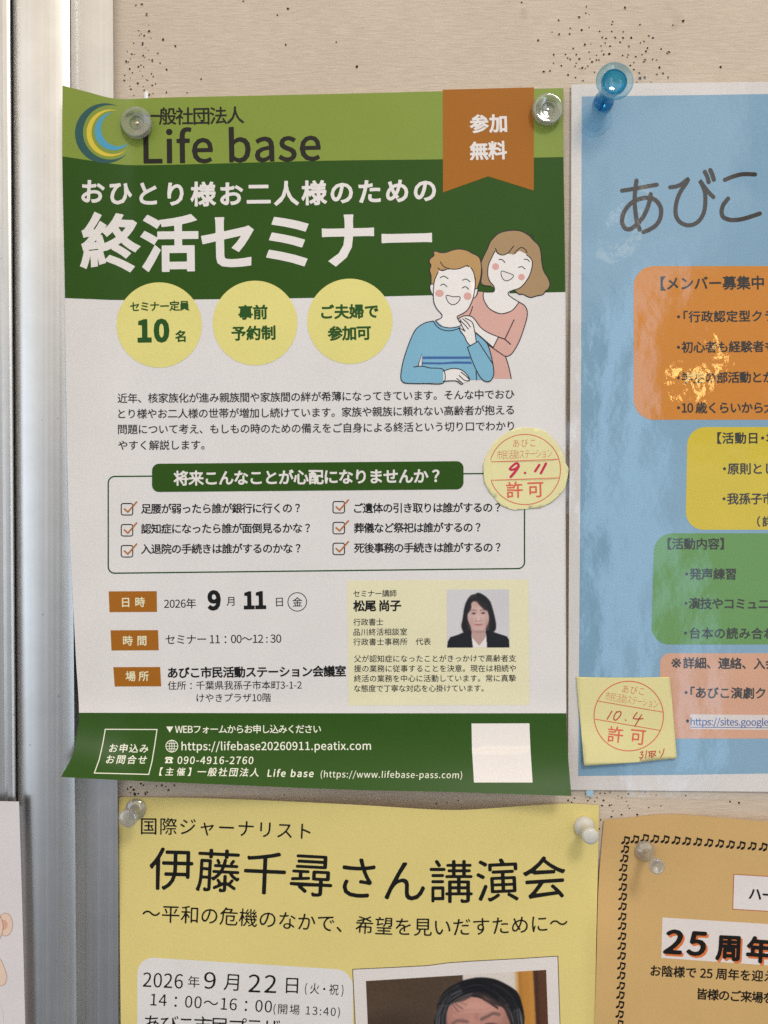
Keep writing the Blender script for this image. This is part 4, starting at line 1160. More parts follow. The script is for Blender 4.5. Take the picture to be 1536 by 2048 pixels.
def panelbox(name, q, mat, items):
    art = B(16); art.poly(q, mat, 2)
    b = art.build(name, cp)
    for s, p, em, k in items:
        art = B(); text(art, s, p, em, k.pop('mat', INKC), lay=3, **{**POP, **k}); art.build("lettering", b)
    return b
panelbox("orange_box", rrect(1267.5, 532, 2000, 839.5, 40, 10), CORAN, [
    ("【メンバー募集中", [(1321, 567), (1528, 565)], 29, {}), ("・「行政認定型クラ", [(1354, 633.5), (1549, 631.5)], 24.3, {}),
    ("・初心者も経験者も", [(1354, 694.5), (1550, 692.5)], 24.3, {}), ("・学生の部活動とか", [(1354, 755.5), (1549, 754)], 24.3, {}), ("・10 歳くらいから大", [(1354, 815.5), (1551, 815)], 24.3, {})])
panelbox("yellow_box", rrect(1375, 854, 1980, 1059.5, 36, 10, sk=-4), CYEL, [
    ("【活動日・場", [(1434.5, 876), (1556, 876)], 24.3, {}), ("・原則とし", [(1446, 937.5), (1549, 937)], 24.3, {}), ("・我孫子市", [(1445, 997.5), (1548, 997)], 24.3, {}), ("（詳", [(1514, 1043), (1546, 1043)], 22, {})])
panelbox("green_box", rrect(1308.5, 1066.5, 1990, 1289, 36, 10, sk=-6), CGRN, [
    ("【活動内容】", [(1335, 1087.5), (1448, 1087.5)], 24.3, {}), ("・発声練習", [(1370, 1148), (1472, 1148)], 24.3, {}), ("・演技やコミュニケ", [(1369, 1206.5), (1561, 1208)], 24.3, {}), ("・台本の読み合わ", [(1368, 1266), (1550, 1267)], 24.3, {})])
panelbox("salmon_box", rrect(1321, 1306.5, 1985, 1477, 18, 8, sk=-3), CSAL, [
    ("※", [(1342.5, 1326), (1362, 1326)], 36, dict(w=.004, rnd=0.0, mid=.335)), ("詳細、連絡、入会", [(1366, 1325.7), (1554, 1327.5)], 24.3, {}), ("・「あびこ演劇クラ", [(1369, 1385), (1555, 1386.5)], 24.3, {}), ("・", [(1372, 1442), (1376.5, 1442)], 24.3, {})])
art = B(14); art.poly([(1380, 1428.5), (1640, 1431), (1640, 1461), (1379.5, 1458)], ink(216, 206, 204), 3)
lk = art.build("link_strip", cp)
LINK = ink(58, 92, 160)
art = B(); text(art, "https://sites.google", [(1381, 1450.5), (1537, 1451.5)], 19.3, LINK, lay=4, mid=0, w=.004); art.lines([(1380.5, 1454.3), (1600, 1456.2)], 1.3, LINK, 4); art.build("lettering", lk)

def film_material():
    m = bpy.data.materials.new("laminating_film")
    m.use_nodes = True
    nt = m.node_tree; N, L = nt.nodes, nt.links
    for n in list(N): N.remove(n)
    out = N.new('ShaderNodeOutputMaterial')
    tr = N.new('ShaderNodeBsdfTransparent'); tr.inputs[0].default_value = (.985, .985, .98, 1)
    gl = N.new('ShaderNodeBsdfGlossy'); gl.inputs['Roughness'].default_value = .025
    haze = N.new('ShaderNodeBsdfDiffuse'); haze.inputs[0].default_value = (.75, .76, .78, 1)
    lw = N.new('ShaderNodeLayerWeight')
    def schlick(f0):
        pw = N.new('ShaderNodeMath'); pw.operation = 'POWER'; L.new(lw.outputs['Facing'], pw.inputs[0]); pw.inputs[1].default_value = 5
        ma = N.new('ShaderNodeMath'); ma.operation = 'MULTIPLY_ADD'; L.new(pw.outputs[0], ma.inputs[0]); ma.inputs[1].default_value = 1 - f0; ma.inputs[2].default_value = f0
        return ma.outputs[0]
    fr = schlick(FILM_F0)
    tc = N.new('ShaderNodeTexCoord')
    def noise(scale, detail, stretch=(1, 1, 1), rough=.5):
        mp = N.new('ShaderNodeMapping'); mp.inputs['Scale'].default_value = stretch
        L.new(tc.outputs['Object'], mp.inputs['Vector'])
        n = N.new('ShaderNodeTexNoise'); n.inputs['Scale'].default_value = scale; n.inputs['Detail'].default_value = detail; n.inputs['Roughness'].default_value = rough
        L.new(mp.outputs[0], n.inputs['Vector']); return n.outputs[0]
    prev = None
    for (n, dist) in ((noise(20, 2, (1, 1, .8)), FILM_BUMP[0]), (noise(95, 2, (1, 1, .8)), FILM_BUMP[1]), (noise(520, 1, (1, 1, .75)), FILM_BUMP[2])):
        b = N.new('ShaderNodeBump'); b.inputs['Strength'].default_value = 1.0; b.inputs['Distance'].default_value = dist
        L.new(n, b.inputs['Height'])
        if prev: L.new(prev, b.inputs['Normal'])
        prev = b.outputs[0]
    L.new(prev, gl.inputs['Normal'])
    m1 = N.new('ShaderNodeMixShader'); m1.inputs[0].default_value = .018
    L.new(tr.outputs[0], m1.inputs[1]); L.new(haze.outputs[0], m1.inputs[2])
    m2 = N.new('ShaderNodeMixShader'); L.new(fr, m2.inputs[0]); L.new(m1.outputs[0], m2.inputs[1]); L.new(gl.outputs[0], m2.inputs[2])
    L.new(m2.outputs[0], out.inputs[0])
    return m
FILM_BUMP = (.0013, .00011, .000014)
FILM_F0 = .052
h_film = lambda x, y: h_blue(x, y) + .0004
sf = Sheet([[(1133.5, 158), (1136, 153), (1143, 150.5), (1220, 150), (1350, 149), (1700, 147), (2140, 141)], [(1129, 175), (1700, 175), (2143, 175)], [(1129.5, 700), (1700, 698), (2142, 695)], [(1129, 1100), (1700, 1102), (2138, 1105)], [(1130, 1592.5), (1536, 1599), (2134, 1606)]], h_film, 80)
sf.build("laminate_film", cp, film_material(), thick=0)
art = B(); art.poly([(1172.5, 1580.5), (1187, 1580.8), (1186.5, 1592.4), (1173, 1592)], ink(160, 196, 222), 3); art.build("blue_tab", cp)

sq = thing("square_permit_note", "square yellow sticky note with a tilted red ring stamp, on the blue laminated poster", "sticky note", ((1255 - 768) * S, -.003, (1024 - 1440) * S))
def zq(p): return [(1145 + x / 6.98, 1345 + y / 6.98) for x, y in p]
h_sq = lambda x, y: h_film(x, y) + .0003 + .0016 * sm(y, 1440, 1535) * (.5 + .5 * sm(1400 - x, 60, 240))
cut_sheet("note_paper", zq([(53, 62), (500, 72), (1000, 70), (1358, 62), (1380, 300), (1425, 800), (1455, 1198), (900, 1255), (162, 1305), (120, 800), (80, 400)]), h_sq, ink(213, 205, 150, rough=.65), sq)
art = Art(h_sq)
art.ring(zq([(785, 608)])[0], 69.3, 69.6, 1.9, RED, 1, n=96)
art.stroke(zq([(355, 398), (1265, 553)]), 1.5, RED, 1, caps=False); art.stroke(zq([(315, 650), (1222, 808)]), 1.5, RED, 1, caps=False)
text(art, "あびこ", zq([(700, 225), (1003, 265)]), 18, RED2, w=-.012, lay=1, wide=.86)
text(art, "市民活動ステーション", zq([(462, 325), (1195, 445)]), 19.5, RED2, w=-.018, lay=1, wide=.6)
text(art, "許可", zq([(490, 855), (1020, 905)]), 35, RED, w=.006, lay=1, wide=.95)
art.build("stamp", sq)
art = Art(h_sq)
for s in ([(550,540),(520,590),(483,652)], [(620,545),(585,600),(578,650),(605,665),(650,625),(678,575),(665,545),(622,552)], [(905,555),(870,600),(850,640),(900,648),(985,645)], [(965,590),(930,650),(870,750)],
          [(945,1115),(985,1105),(960,1145),(985,1150),(972,1190),(935,1185)], [(970,1190),(948,1222)], [(1035,1090),(1028,1140),(1022,1195)], [(1075,1105),(1072,1180)], [(1060,1110),(1120,1098)], [(1110,1105),(1105,1195)], [(1075,1135),(1108,1130)], [(1070,1165),(1108,1160)], [(1125,1105),(1160,1100),(1120,1180)], [(1125,1130),(1165,1165)], [(1215,1095),(1222,1120)], [(1280,1065),(1262,1130),(1228,1188)]):
    art.stroke(zq(s), 2.1 if s[0][1] < 1000 else 1.6, CRIMSON, 2, smooth=6)
art.ellipse(zq([(742, 664)])[0], 1.4, 1.4, CRIMSON, 2, 12)
art.build("handwriting", sq)

# ------------------------------------------------------------------ yellow lecture poster
lp = thing("lecture_poster", "plain yellow lecture poster with thin black lettering and a tilted photograph, below the green poster", "poster", ((715 - 768) * S, -.002, (1024 - 1900) * S))
YEL = ink(211, 195, 126, rough=.5)
sy = Sheet([[(238, 1594), (400, 1596), (560, 1602), (720, 1610), (840, 1617.5), (905, 1620), (960, 1618), (1060, 1611), (1140, 1607.3), (1198, 1610.5)],
            [(239, 1760), (700, 1768), (1195, 1770)], [(240, 1900), (700, 1905), (1192, 1905)], [(241.5, 2050), (700, 2055), (1190, 2050)], [(243, 2330), (1185, 2330)]], h_yellow, 110)
sy.build("paper_sheet", lp, YEL)
Y = lambda step=None: Art(h_yellow, step)
YBLK = ink(24, 24, 22)
MARU = dict(w=.012, rnd=.024)
art = Y(); text(art, "国際ジャーナリスト", [(282, 1652), (430, 1654.5), (621, 1663)], 37, YBLK, w=.004, rnd=.02); art.build("lettering", lp)
art = Y(); text(art, "伊藤千尋さん講演会", [(299, 1736.5), (385, 1739), (470, 1743), (560, 1747), (628, 1750), (720, 1756), (800, 1761), (905, 1763), (1000, 1760.5), (1131, 1752.5)], 93, YBLK, cells=100, w=.004, rnd=.028); art.build("lettering", lp)
art = Y(); text(art, "〜平和の危機のなかで、希望を見いだすために〜", [(285, 1826), (450, 1832.5), (620, 1844), (800, 1853), (950, 1853), (1135, 1844.5)], 39, YBLK, w=.003, rnd=.02); art.build("lettering", lp)
q = rrect(274.5, 1913.5, 706, 2260, 34, 10)
q = [(x, y + (x - 274.5) * .062) for x, y in q]
art = Y(20); art.poly(q, WHITE, 1); wb = art.build("white_date_box", lp)
def yl(s, p, em, **k):
    text(yart, s, p, em, YBLK, lay=2, **{**dict(w=.001, rnd=.02), **k})
yart = Y(); yl("2026", [(286, 1958.5), (366, 1962.5)], 39, wide=.95); yl("年", [(376, 1963), (400, 1964)], 25.5); yl("9", [(408, 1960), (437, 1961)], 45, wide=1.15); yl("月", [(448, 1963), (482, 1965)], 38)
yl("22", [(497, 1966), (553, 1968)], 48, wide=1.08); yl("日", [(572, 1970), (600, 1971)], 37); yl("(火・祝)", [(610, 1976), (687, 1980)], 24, wide=.85)
yart.build("lettering", wb)
yart = Y(); yl("14：00〜16：00", [(301, 1998.5), (544, 2013)], 32); yl("(開場 13:40)", [(547, 2017), (680, 2024)], 22); yart.build("lettering", wb)
yart = Y(); yl("あびこ市民プラザ", [(288, 2047), (560, 2057)], 40); yart.build("lettering", wb)

def zp(p): return [(700 + x / 3.572, 1900 + y / 3.572) for x, y in p]
fc = zp([(22, 140), (1482, 47), (1520, 1300), (70, 1350)])
art = Y(24); art.poly(zp([(22,140),(300,128),(550,115),(700,95),(850,84),(1200,65),(1482,47),(1500,600),(1525,1300),(80,1350),(45,600)]), ink(212, 206, 204), 2)
pf = art.build("photo_border", lp)
art = Y(24); art.lines(zp([(70,1350),(19,138),(300,125),(550,112),(700,92),(850,81),(1200,62),(1485,44),(1524,1300)]), 1.5, ink(96, 88, 70), 2); art.build("border_outline", pf)
m = Painting(112, 140, 1450, 1250, 520, 430)
m.C[:] = (74, 59, 46)
yy_, xx_ = m.Y, m.X
m.C += (7 * np.sin(yy_ / 46 + .6 * np.sin(xx_ / 160)) * np.clip((700 - xx_) / 600, 0, 1))[..., None]
m.C += (m.blur(rng.normal(0, 14, m.C.shape[:2]), 2))[..., None] * .5
m.dab((150, 250), 320, 160, (88, 68, 50), .5); m.dab((300, 520), 300, 200, (58, 46, 38), .6)
m.poly([(830,100),(1226,100),(1250,1300),(840,1300)], (206, 197, 190), blur=2, smooth=0)
m.poly([(1222,100),(1500,100),(1500,1300),(1245,1300)], (186, 132, 62), blur=2, smooth=0)
m.dab((1250, 200), 26, 900, (150, 98, 40), .6); m.dab((1232, 400), 10, 900, (220, 190, 150), .6); m.dab((1300, 300), 30, 700, (172, 116, 46), .6)
m.poly([(1352,100),(1500,100),(1500,1300),(1380,1300)], (84, 52, 34), blur=3, smooth=0); m.dab((1375, 300), 16, 900, (58, 36, 28), .8)
m.poly([(600,540),(604,470),(622,410),(640,330),(695,245),(780,200),(850,175),(960,165),(1070,185),(1170,238),(1232,290),(1258,360),(1275,460),(1268,560),(1255,700),(640,700),(612,620)], (17, 17, 20), blur=2)
m.poly([(700,560),(700,430),(722,345),(790,335),(840,325),(900,300),(985,312),(1050,360),(1120,395),(1150,460),(1170,540),(1170,760),(1130,960),(1040,1080),(940,1120),(840,1080),(750,960),(705,760)], (176, 127, 115), blur=3)
m.dab((900, 370), 140, 70, (200, 150, 137), .85); m.dab((1010, 400), 60, 40, (196, 150, 138), .5); m.dab((1140, 560), 40, 160, (140, 98, 88), .6); m.dab((715, 560), 30, 200, (146, 102, 92), .5)
m.dab((915, 620), 60, 160, (194, 146, 132), .6); m.dab((915, 780), 70, 30, (130, 84, 78), .6)
for yl_, k in ((395, .35), (425, .4), (445, .3)):
    m.stroke([(800,yl_+8),(880,yl_-2),(960,yl_+4),(1020,yl_-6)], 6, (146, 100, 92), k, 2)
m.dab((920, 445), 16, 26, (150, 98, 92), .5)
m.stroke([(735,498),(770,470),(820,472),(852,480)], 22, (84, 70, 68), .6, 5); m.stroke([(955,468),(1000,450),(1045,430),(1088,440)], 23, (80, 66, 64), .65, 5)
m.dab((795, 545), 70, 24, (150, 104, 98), .6); m.dab((1015, 520), 70, 26, (146, 100, 94), .6)
m.dab((798, 556), 36, 12, (38, 24, 26), .95); m.dab((1018, 522), 38, 13, (34, 20, 24), .95)
m.stroke([(740,545),(795,532),(850,550)], 7, (66, 40, 40), .8, 1); m.stroke([(960,515),(1015,500),(1075,512)], 7, (66, 40, 40), .8, 1)
m.stroke([(820,900),(915,915),(1010,895)], 12, (110, 60, 60), .8, 2)
def strands(n, fx, rgb, k, w_):
    for _ in range(n):
        t = rng.uniform(); P = np.array(fx(t)) + rng.normal(0, 5, (1, 2)) + rng.normal(0, 3, (4, 2))
        m.stroke([tuple(p) for p in P], w_ * rng.uniform(.7, 1.5), tuple(np.array(rgb) * rng.uniform(.75, 1.15)), k * rng.uniform(.4, 1), 0)
mixp = lambda A_, B_: (lambda t: [(a[0] * (1 - t) + b[0] * t, a[1] * (1 - t) + b[1] * t) for a, b in zip(A_, B_)])
strands(60, mixp([(612,540),(622,450),(640,385),(685,315)], [(692,540),(692,450),(708,385),(738,325)]), (150, 150, 156), .5, 3.4)
strands(30, mixp([(612,540),(622,450),(640,385),(685,315)], [(692,540),(692,450),(708,385),(738,325)]), (20, 20, 24), .8, 3.5)
strands(70, mixp([(640,345),(675,290),(730,250),(800,215)], [(725,350),(775,315),(835,292),(905,275)]), (126, 128, 136), .5, 3.3)
strands(34, mixp([(640,345),(675,290),(730,250),(800,215)], [(725,350),(775,315),(835,292),(905,275)]), (16, 16, 20), .85, 3.6)
strands(46, mixp([(800,215),(900,180),(1010,195),(1100,250)], [(840,275),(930,262),(1010,290),(1085,345)]), (60, 62, 72), .4, 3.0)
strands(40, mixp([(800,215),(900,180),(1010,195),(1100,250)], [(840,275),(930,262),(1010,290),(1085,345)]), (10, 10, 14), .8, 4)
strands(60, mixp([(1135,375),(1165,415),(1190,470),(1205,560)], [(1215,370),(1245,415),(1260,470),(1264,560)]), (138, 136, 138), .5, 3.3)
strands(26, mixp([(1135,375),(1165,415),(1190,470),(1205,560)], [(1215,370),(1245,415),(1260,470),(1264,560)]), (14, 14, 18), .8, 3.5)
strands(40, mixp([(1060,205),(1140,250),(1200,310),(1240,390)], [(1040,260),(1100,310),(1150,360),(1180,430)]), (12, 12, 16), .8, 5)
strands(14, mixp([(1060,205),(1140,250),(1200,310),(1240,390)], [(1040,260),(1100,310),(1150,360),(1180,430)]), (74, 76, 84), .4, 3)
strands(14, mixp([(722,335),(728,370),(738,400),(745,430)], [(790,310),(815,335),(845,345),(880,350)]), (60, 48, 48), .45, 2.6)
strands(10, mixp([(900,285),(960,300),(1020,335),(1090,385)], [(895,300),(950,315),(1010,350),(1080,400)]), (30, 24, 26), .7, 4)
m.C = m.blur(m.C, 2) + m.blur(rng.normal(0, 6, m.C.shape[:2]), 1)[..., None]
tl, tr, br, bl_ = zp([(114, 222), (1401, 142), (1442, 1250), (160, 1300)])
m.lay("portrait_photo", [tl, tr, br, bl_], h_yellow, 4, pf)

# ------------------------------------------------------------------ amber concert poster
op = thing("concert_poster", "amber poster with a border of little black music notes, in the lower corner", "poster", ((1500 - 768) * S, -.003, (1024 - 1900) * S))
so = Sheet([[(1208, 1640), (1245, 1637), (1290, 1631.5), (1337, 1628.8), (1390, 1631), (1460, 1637), (1536, 1643), (1700, 1652), (2150, 1680)],
            [(1197.5, 1766), (1350, 1768), (1536, 1774), (2140, 1800)], [(1193.5, 1900), (1350, 1903), (1536, 1910), (2130, 1930)], [(1190, 2050), (1536, 2060), (2120, 2075)], [(1186, 2330), (2110, 2340)]], h_orange, 100)
so.build("paper_sheet", op, ink(194, 160, 107, rough=.55))
O = lambda step=None: Art(h_orange, step)
OBLK = ink(26, 24, 22)
def zo(p): return [(1170 + x / 4.197, 1580 + y / 4.197) for x, y in p]
def beamed(art, c, rot, sz):
    """two quavers under one beam"""
    ca, sa = math.cos(rot), math.sin(rot)
    T_ = lambda P: [(c[0] + (x * ca - y * sa) * sz, c[1] + (x * sa + y * ca) * sz) for x, y in P]
    for hx, hy in ((-.30, .33), (.22, .38)):
        an = np.linspace(0, 2 * math.pi, 18, endpoint=False)
        art.poly(T_([(hx + .225 * math.cos(a) - .03 * math.sin(a), hy + .185 * math.sin(a) - .06 * math.cos(a)) for a in an]), OBLK, 1)
    art.poly(T_([(-.20, .33), (-.14, -.50), (.56, -.36), (.54, -.10), (0, -.24), (-.06, .33)]), OBLK, 2)
    art.poly(T_([(.33, .38), (.40, -.18), (.545, -.18), (.47, .38)]), OBLK, 3)
art = O()
for x, y in zip([340,418,500,585,672,763,852,945,1038,1130,1220,1310,1402,1495,1588,1681,1774,1867,1960,2053], [420,412,402,408,412,420,427,433,440,447,455,462,468,475,482,489,496,503,510,517]):
    beamed(art, zo([(x, y)])[0], .09 if x > 540 else .02, 16.3)
for x, y in zip([335,328,320,318,316,316,314,312,311,310,308,307,305,303,300,297,294,290,287,284,281,278], [495,572,650,730,812,893,975,1060,1140,1225,1308,1390,1475,1555,1640,1720,1800,1880,1960,2040,2120,2200]):
    beamed(art, zo([(x, y)])[0], .06, 15.6)
art.build("note_border", op)
REDLINE = ink(176, 84, 50)
art = O(24); q = zo([(1250, 708), (2100, 760), (2090, 1050), (1241, 1000)]); art.poly(q, ink(212, 206, 206), 1); art.lines(q, 1.3, REDLINE, 2, closed=True)
nb = art.build("name_box", op)
art = O(); text(art, "ハー", zo([(1378, 868), (1590, 884)]), 28, OBLK, lay=3, **POP); art.build("lettering", nb)
art = O(24); art.poly(zo([(650, 1070), (1536, 1125), (2050, 1157), (2040, 1505), (1536, 1472), (640, 1410)]), ink(212, 204, 202), 1)
ab = art.build("anniversary_band", op)
ORSH = ink(206, 112, 60)
for mat, dx, dy, ly in ((ORSH, 3.6, 4.2, 2), (OBLK, 0, 0, 4)):
    art = O()
    p = zo([(655, 1366), (1005, 1388)]); text(art, "25", [(x + dx, y + dy) for x, y in p], 62, mat, mid=0, lay=ly, w=.028, rnd=.02, shear=.10, wide=1.16)
    p = zo([(1098, 1318), (1312, 1328)]); text(art, "周", [(x + dx, y + dy) for x, y in p], 54, mat, lay=ly, w=.035, rnd=.018)
    p = zo([(1355, 1335), (1570, 1348)]); text(art, "年", [(x + dx, y + dy) for x, y in p], 54, mat, lay=ly, w=.035, rnd=.018)
    art.build("lettering", ab)
art = O(); text(art, "お陰様で 25 周年を迎え", zo([(550, 1515), (1590, 1566)]), 24, OBLK, lay=1, w=.022, rnd=.02); art.build("lettering", op)
art = O(); text(art, "皆様のご来場を", zo([(943, 1710), (1580, 1748)]), 24, OBLK, lay=1, w=.022, rnd=.02); art.build("lettering", op)

# ------------------------------------------------------------------ white sheet with the bear
bp_ = thing("bear_sheet", "white sheet with part of a pale watercolour bear, over the aluminium rail", "poster", ((-150 - 768) * S, -.014, (1024 - 1900) * S))
sbr = Sheet([[(-560, 1596), (-200, 1599), (38, 1603)], [(-558, 1800), (44, 1800)], [(-556, 2050), (50.5, 2050)], [(-550, 2400), (60, 2400)]], h_bear, 30)
sbr.build("paper_sheet", bp_, ink(206, 201, 204))
def zr(p): return [(x / 4.197, 1560 + y / 4.197) for x, y in p]
BEAR, BEAR2, BLINE = ink(214, 190, 174), ink(205, 160, 138), ink(172, 128, 104)
art = Art(h_bear)
an = np.linspace(0, 2 * math.pi, 40, endpoint=False)
ear = [(45 + 60 * math.cos(a), 1213 + 96 * math.sin(a)) for a in an]
art.poly(zr(ear), BEAR, 1); art.stroke(zr(ear), .9, BLINE, 2, closed=True)
art.poly(zr([(32 + 30 * math.cos(a), 1215 + 42 * math.sin(a)) for a in an]), BEAR2, 2)
head = [(-230 + 255 * math.cos(a), 1235 + 210 * math.sin(a)) for a in an]
art.poly(zr(head), BEAR, 3); art.stroke(zr(head), .9, BLINE, 4, closed=True)
arm = catmull([(-60, 1470), (0, 1503), (30, 1560), (57, 1650), (40, 1712), (0, 1728), (-60, 1715)], 8, True)
art.poly(zr(arm), BEAR, 1); art.stroke(zr(arm), .9, BLINE, 2, closed=True)
art.stroke(zr([(0, 1880), (18, 1925), (28, 2000), (30, 2100)]), .6, ink(190, 184, 190), 1, smooth=6)
art.build("bear_drawing", bp_)

# ------------------------------------------------------------------ pins
def clear_plastic(name, tint, f0=.05, milk=.12, edge=.5, edge_col=None, rough=.06, bend=.35):
    """moulded clear plastic: lets light through, milky where the wall is seen edge on, mirror-like highlights"""
    m = bpy.data.materials.new(name)
    m.use_nodes = True
    nt = m.node_tree; N, L = nt.nodes, nt.links
    for n in list(N): N.remove(n)
    out = N.new('ShaderNodeOutputMaterial')
    lw = N.new('ShaderNodeLayerWeight')
    def fac(p, a, b):
        pw = N.new('ShaderNodeMath'); pw.operation = 'POWER'; L.new(lw.outputs['Facing'], pw.inputs[0]); pw.inputs[1].default_value = p
        ma = N.new('ShaderNodeMath'); ma.operation = 'MULTIPLY_ADD'; L.new(pw.outputs[0], ma.inputs[0]); ma.inputs[1].default_value = b - a; ma.inputs[2].default_value = a
        return ma.outputs[0]
    tr = N.new('ShaderNodeBsdfTransparent'); tr.inputs[0].default_value = (*tint, 1)
    rf = N.new('ShaderNodeBsdfRefraction'); rf.inputs[0].default_value = (*tint, 1); rf.inputs['IOR'].default_value = 1.2; rf.inputs['Roughness'].default_value = .02
    df = N.new('ShaderNodeBsdfDiffuse'); df.inputs[0].default_value = (*(edge_col or (.80, .82, .80)), 1)
    tl = N.new('ShaderNodeBsdfTranslucent'); tl.inputs[0].default_value = (*(edge_col or (.80, .82, .80)), 1)
    gl = N.new('ShaderNodeBsdfGlossy'); gl.inputs['Roughness'].default_value = rough
    def mix(f, a, b):
        n = N.new('ShaderNodeMixShader')
        if isinstance(f, float): n.inputs[0].default_value = f
        else: L.new(f, n.inputs[0])
        L.new(a.outputs[0], n.inputs[1]); L.new(b.outputs[0], n.inputs[2]); return n
    body = mix(bend, tr, rf)
    milk_ = mix(.5, df, tl)
    a_ = mix(fac(1.6, milk, edge), body, milk_)
    b_ = mix(fac(4.0, f0, .8), a_, gl)
    L.new(b_.outputs[0], out.inputs[0])
    return m
CLEAR = clear_plastic("clear_plastic", (.98, .99, .98), .15, .12, .7, (.88, .9, .88))
CLEAR2 = clear_plastic("clear_pin_plastic", (.99, .985, .98), .22, .36, .66, (.93, .93, .92))
AQUA = clear_plastic("aqua_plastic", (.28, .76, .98), .08, .06, .85, (.01, .30, .52), .04, .0)
AQUA2 = clear_plastic("aqua_rim_plastic", (.78, .94, 1.0), .10, .10, .9, (.05, .42, .62), .04, .0)
PINWHITE = plain("white_pin_plastic", (.66, .65, .60), .3, .5)
STEEL = metal("pin_steel", (.62, .60, .58), .25, .05)
BRASS = metal("pin_brass", (.78, .58, .46), .35, .05)

def lathe(name, prof, parent, mat, n=56, knurl=None, smooth=True):
    """prof = [(height above the paper in mm, radius in mm)], axis towards the reader"""
    V, F = [], []
    base_ = wpos(parent)
    for (a, r) in prof:
        for i in range(n):
            t = 2 * math.pi * i / n
            rr = r * MM
            if knurl and knurl[0] <= a <= knurl[1]: rr *= 1 + knurl[2] * (1 if i % 2 else -1)
            V.append((base_.x + rr * math.cos(t), base_.y - a * MM, base_.z + rr * math.sin(t)))
    for j in range(len(prof) - 1):
        for i in range(n):
            k = (i + 1) % n
            F.append([j * n + i, (j + 1) * n + i, (j + 1) * n + k, j * n + k][::-1])
    F.append([i for i in range(n)]); F.append([(len(prof) - 1) * n + i for i in range(n)][::-1])
    o = link_mesh(name, V, F, mat, parent, smooth=smooth)
    bm = bmesh.new(); bm.from_mesh(o.data); bmesh.ops.recalc_face_normals(bm, faces=bm.faces[:]); bm.to_mesh(o.data); bm.free()
    o.data.set_sharp_from_angle(angle=math.radians(38))
    return o

def at(px, py, h): 
    return tuple(pt([(px, py)], h)[0])

def tack(px, py, h, label, mat_pin, ang):
    t = thing("thumbtack", label, "thumbtack", at(px, py, h), group="serrated clear thumbtacks on the green poster")
    lathe("clear_head", [(0, 2.2), (.15, 3.6), (.5, 5.0), (.9, 5.9), (1.3, 6.25), (3.5, 6.3), (3.75, 6.1), (3.85, 5.7), (3.6, 4.6), (3.35, 3.6), (3.3, 3.1), (3.45, 2.9), (3.45, 2.72), (3.2, 2.6), (2.3, 2.4), (2.1, 1.6), (2.1, .02)], t, CLEAR, n=88, knurl=(1.2, 3.6, .028))
    lathe("pin_point", [(0, .3), (.05, .75), (2.2, .75), (2.5, .6), (2.6, .35), (2.6, .02)], t, mat_pin, n=20)
    t.rotation_euler = ang
    return t
tack(277, 251, float(h_main(np.array([277.]), np.array([251.]))[0]) + .0001, "clear serrated thumbtack with a brass centre, beside the crescent logo", BRASS, (0, 0, 0))
tack(1093, 224.5, float(h_main(np.array([1093.]), np.array([224.]))[0]) + .0001, "clear serrated thumbtack with a steel centre, beside the orange ribbon", STEEL, (0, 0, 0))

def pushpin(px, py, h, label, prof, mat, steel=True, tilt=(0, 0, 0), n=48):
    t = thing("push_pin", label, "push pin", at(px, py, h))
    lathe("handle", prof, t, mat, n=n)
    if steel: lathe("needle", steel, t, STEEL, n=20)
    t.rotation_euler = tilt
    return t
hb = float(h_film(np.array([1205.]), np.array([200.]))[0])
ap = pushpin(1207, 204, hb + .0001, "translucent aqua push pin with a wide cup head, on the blue poster's upper corner",
        [(0, 3.6), (.3, 4.1), (1.0, 4.2), (1.6, 4.0), (2.4, 3.5), (5, 3.2), (9, 3.4), (12, 4.0), (14.2, 4.7), (16.2, 5.1), (16.9, 5.1), (17.0, 4.9), (16.6, 4.6), (15.2, 4.1), (14.4, 3.2), (14.1, 1.6), (14.1, .02)], AQUA, steel=[(.05, .55), (8.0, .55), (8.3, .4), (8.3, .02)])
def ring_part(name, prof, parent, mat, n=64):
    V, F = [], []
    b_ = wpos(parent)
    for (a_, r_) in prof:
        for i in range(n):
            t = 2 * math.pi * i / n
            V.append((b_.x + r_ * MM * math.cos(t), b_.y - a_ * MM, b_.z + r_ * MM * math.sin(t)))
    m_ = len(prof)
    for j in range(m_):
        for i in range(n):
            k = (i + 1) % n; j2 = (j + 1) % m_
            F.append([j * n + i, j2 * n + i, j2 * n + k, j * n + k])
    o = link_mesh(name, V, F, mat, parent, smooth=True)
    bm = bmesh.new(); bm.from_mesh(o.data); bmesh.ops.recalc_face_normals(bm, faces=bm.faces[:]); bm.to_mesh(o.data); bm.free()
    o.data.set_sharp_from_angle(angle=math.radians(50))
    return o
ring_part("rim", [(15.6, 5.15), (16.0, 6.3), (16.5, 7.1), (17.1, 7.5), (17.6, 7.5), (17.75, 7.25), (17.6, 7.0), (17.2, 6.2), (17.0, 5.15)], ap, AQUA2)
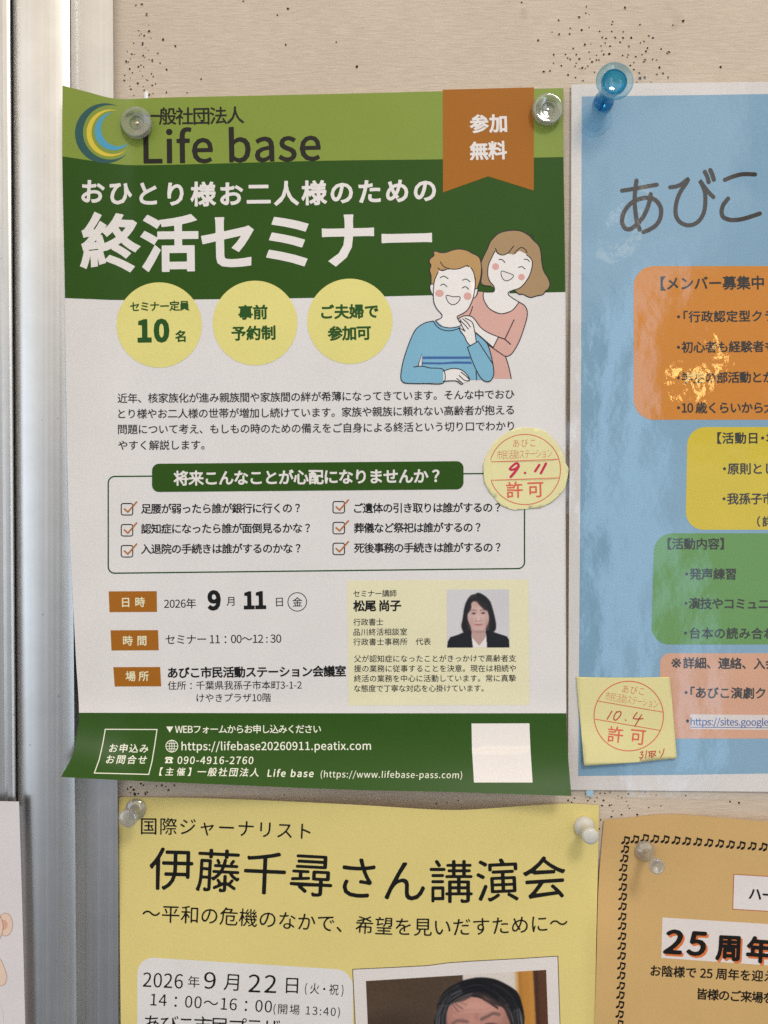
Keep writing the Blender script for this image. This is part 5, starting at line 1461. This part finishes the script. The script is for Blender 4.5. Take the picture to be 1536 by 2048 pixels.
hy = float(h_yellow(np.array([270.]), np.array([1620.]))[0])
pushpin(272.5, 1617, hy, "colourless push pin with a round knob, at the yellow poster's upper corner beside the frame",
        [(0, 4.0), (.25, 4.35), (.9, 4.35), (1.3, 4.0), (1.9, 2.4), (3.0, 1.75), (6.5, 1.7), (8.3, 2.1), (9.4, 3.2), (10.4, 3.75), (11.6, 3.75), (12.2, 3.4), (12.5, 2.6), (12.5, .02)], CLEAR2, steel=[(.05, .5), (4.4, .5), (4.6, .3), (4.6, .02)])
hy = float(h_yellow(np.array([1166.]), np.array([1650.]))[0])
pushpin(1167.5, 1651.5, hy, "opaque white push pin at the yellow poster's other upper corner",
        [(0, 3.9), (.3, 4.25), (1.0, 4.3), (1.8, 4.0), (2.5, 3.2), (3.1, 2.3), (3.8, 1.95), (6.5, 1.85), (8.2, 2.0), (9.1, 2.7), (9.8, 3.25), (10.8, 3.4), (11.8, 3.3), (12.4, 2.9), (12.7, 2.2), (12.8, .02)], PINWHITE, steel=None)
ho = float(h_orange(np.array([1290.]), np.array([1700.]))[0])
pushpin(1289, 1700.5, ho, "colourless push pin with a long stem, on the amber poster's note border",
        [(0, 3.7), (.3, 4.15), (1.1, 4.1), (2.0, 3.4), (2.9, 2.3), (3.6, 1.75), (6, 1.5), (11, 1.5), (13.2, 1.9), (14.6, 2.6), (15.4, 3.05), (16.6, 3.1), (17.1, 2.9), (17.2, 2.55), (16.7, 2.2), (16.4, 1.2), (16.4, .02)], CLEAR2, steel=[(.05, .5), (5.0, .5), (5.2, .3), (5.2, .02)])

# ------------------------------------------------------------------ a slip of white plastic caught behind the green poster
sl = thing("plastic_slip", "tiny white slip sticking up behind the green poster's upper edge", "slip", at(291, 190, .0012))
art = Art(lambda x, y: .0012 + 0 * x)
art.poly([(286.5, 215), (287.5, 190), (289.5, 184.5), (294.5, 180.8), (296, 186), (296, 215)], ink(222, 220, 222), 0)
o = art.build("slip_strip", sl)
md = o.modifiers.new("thickness", 'SOLIDIFY'); md.thickness = .0004; md.offset = -1
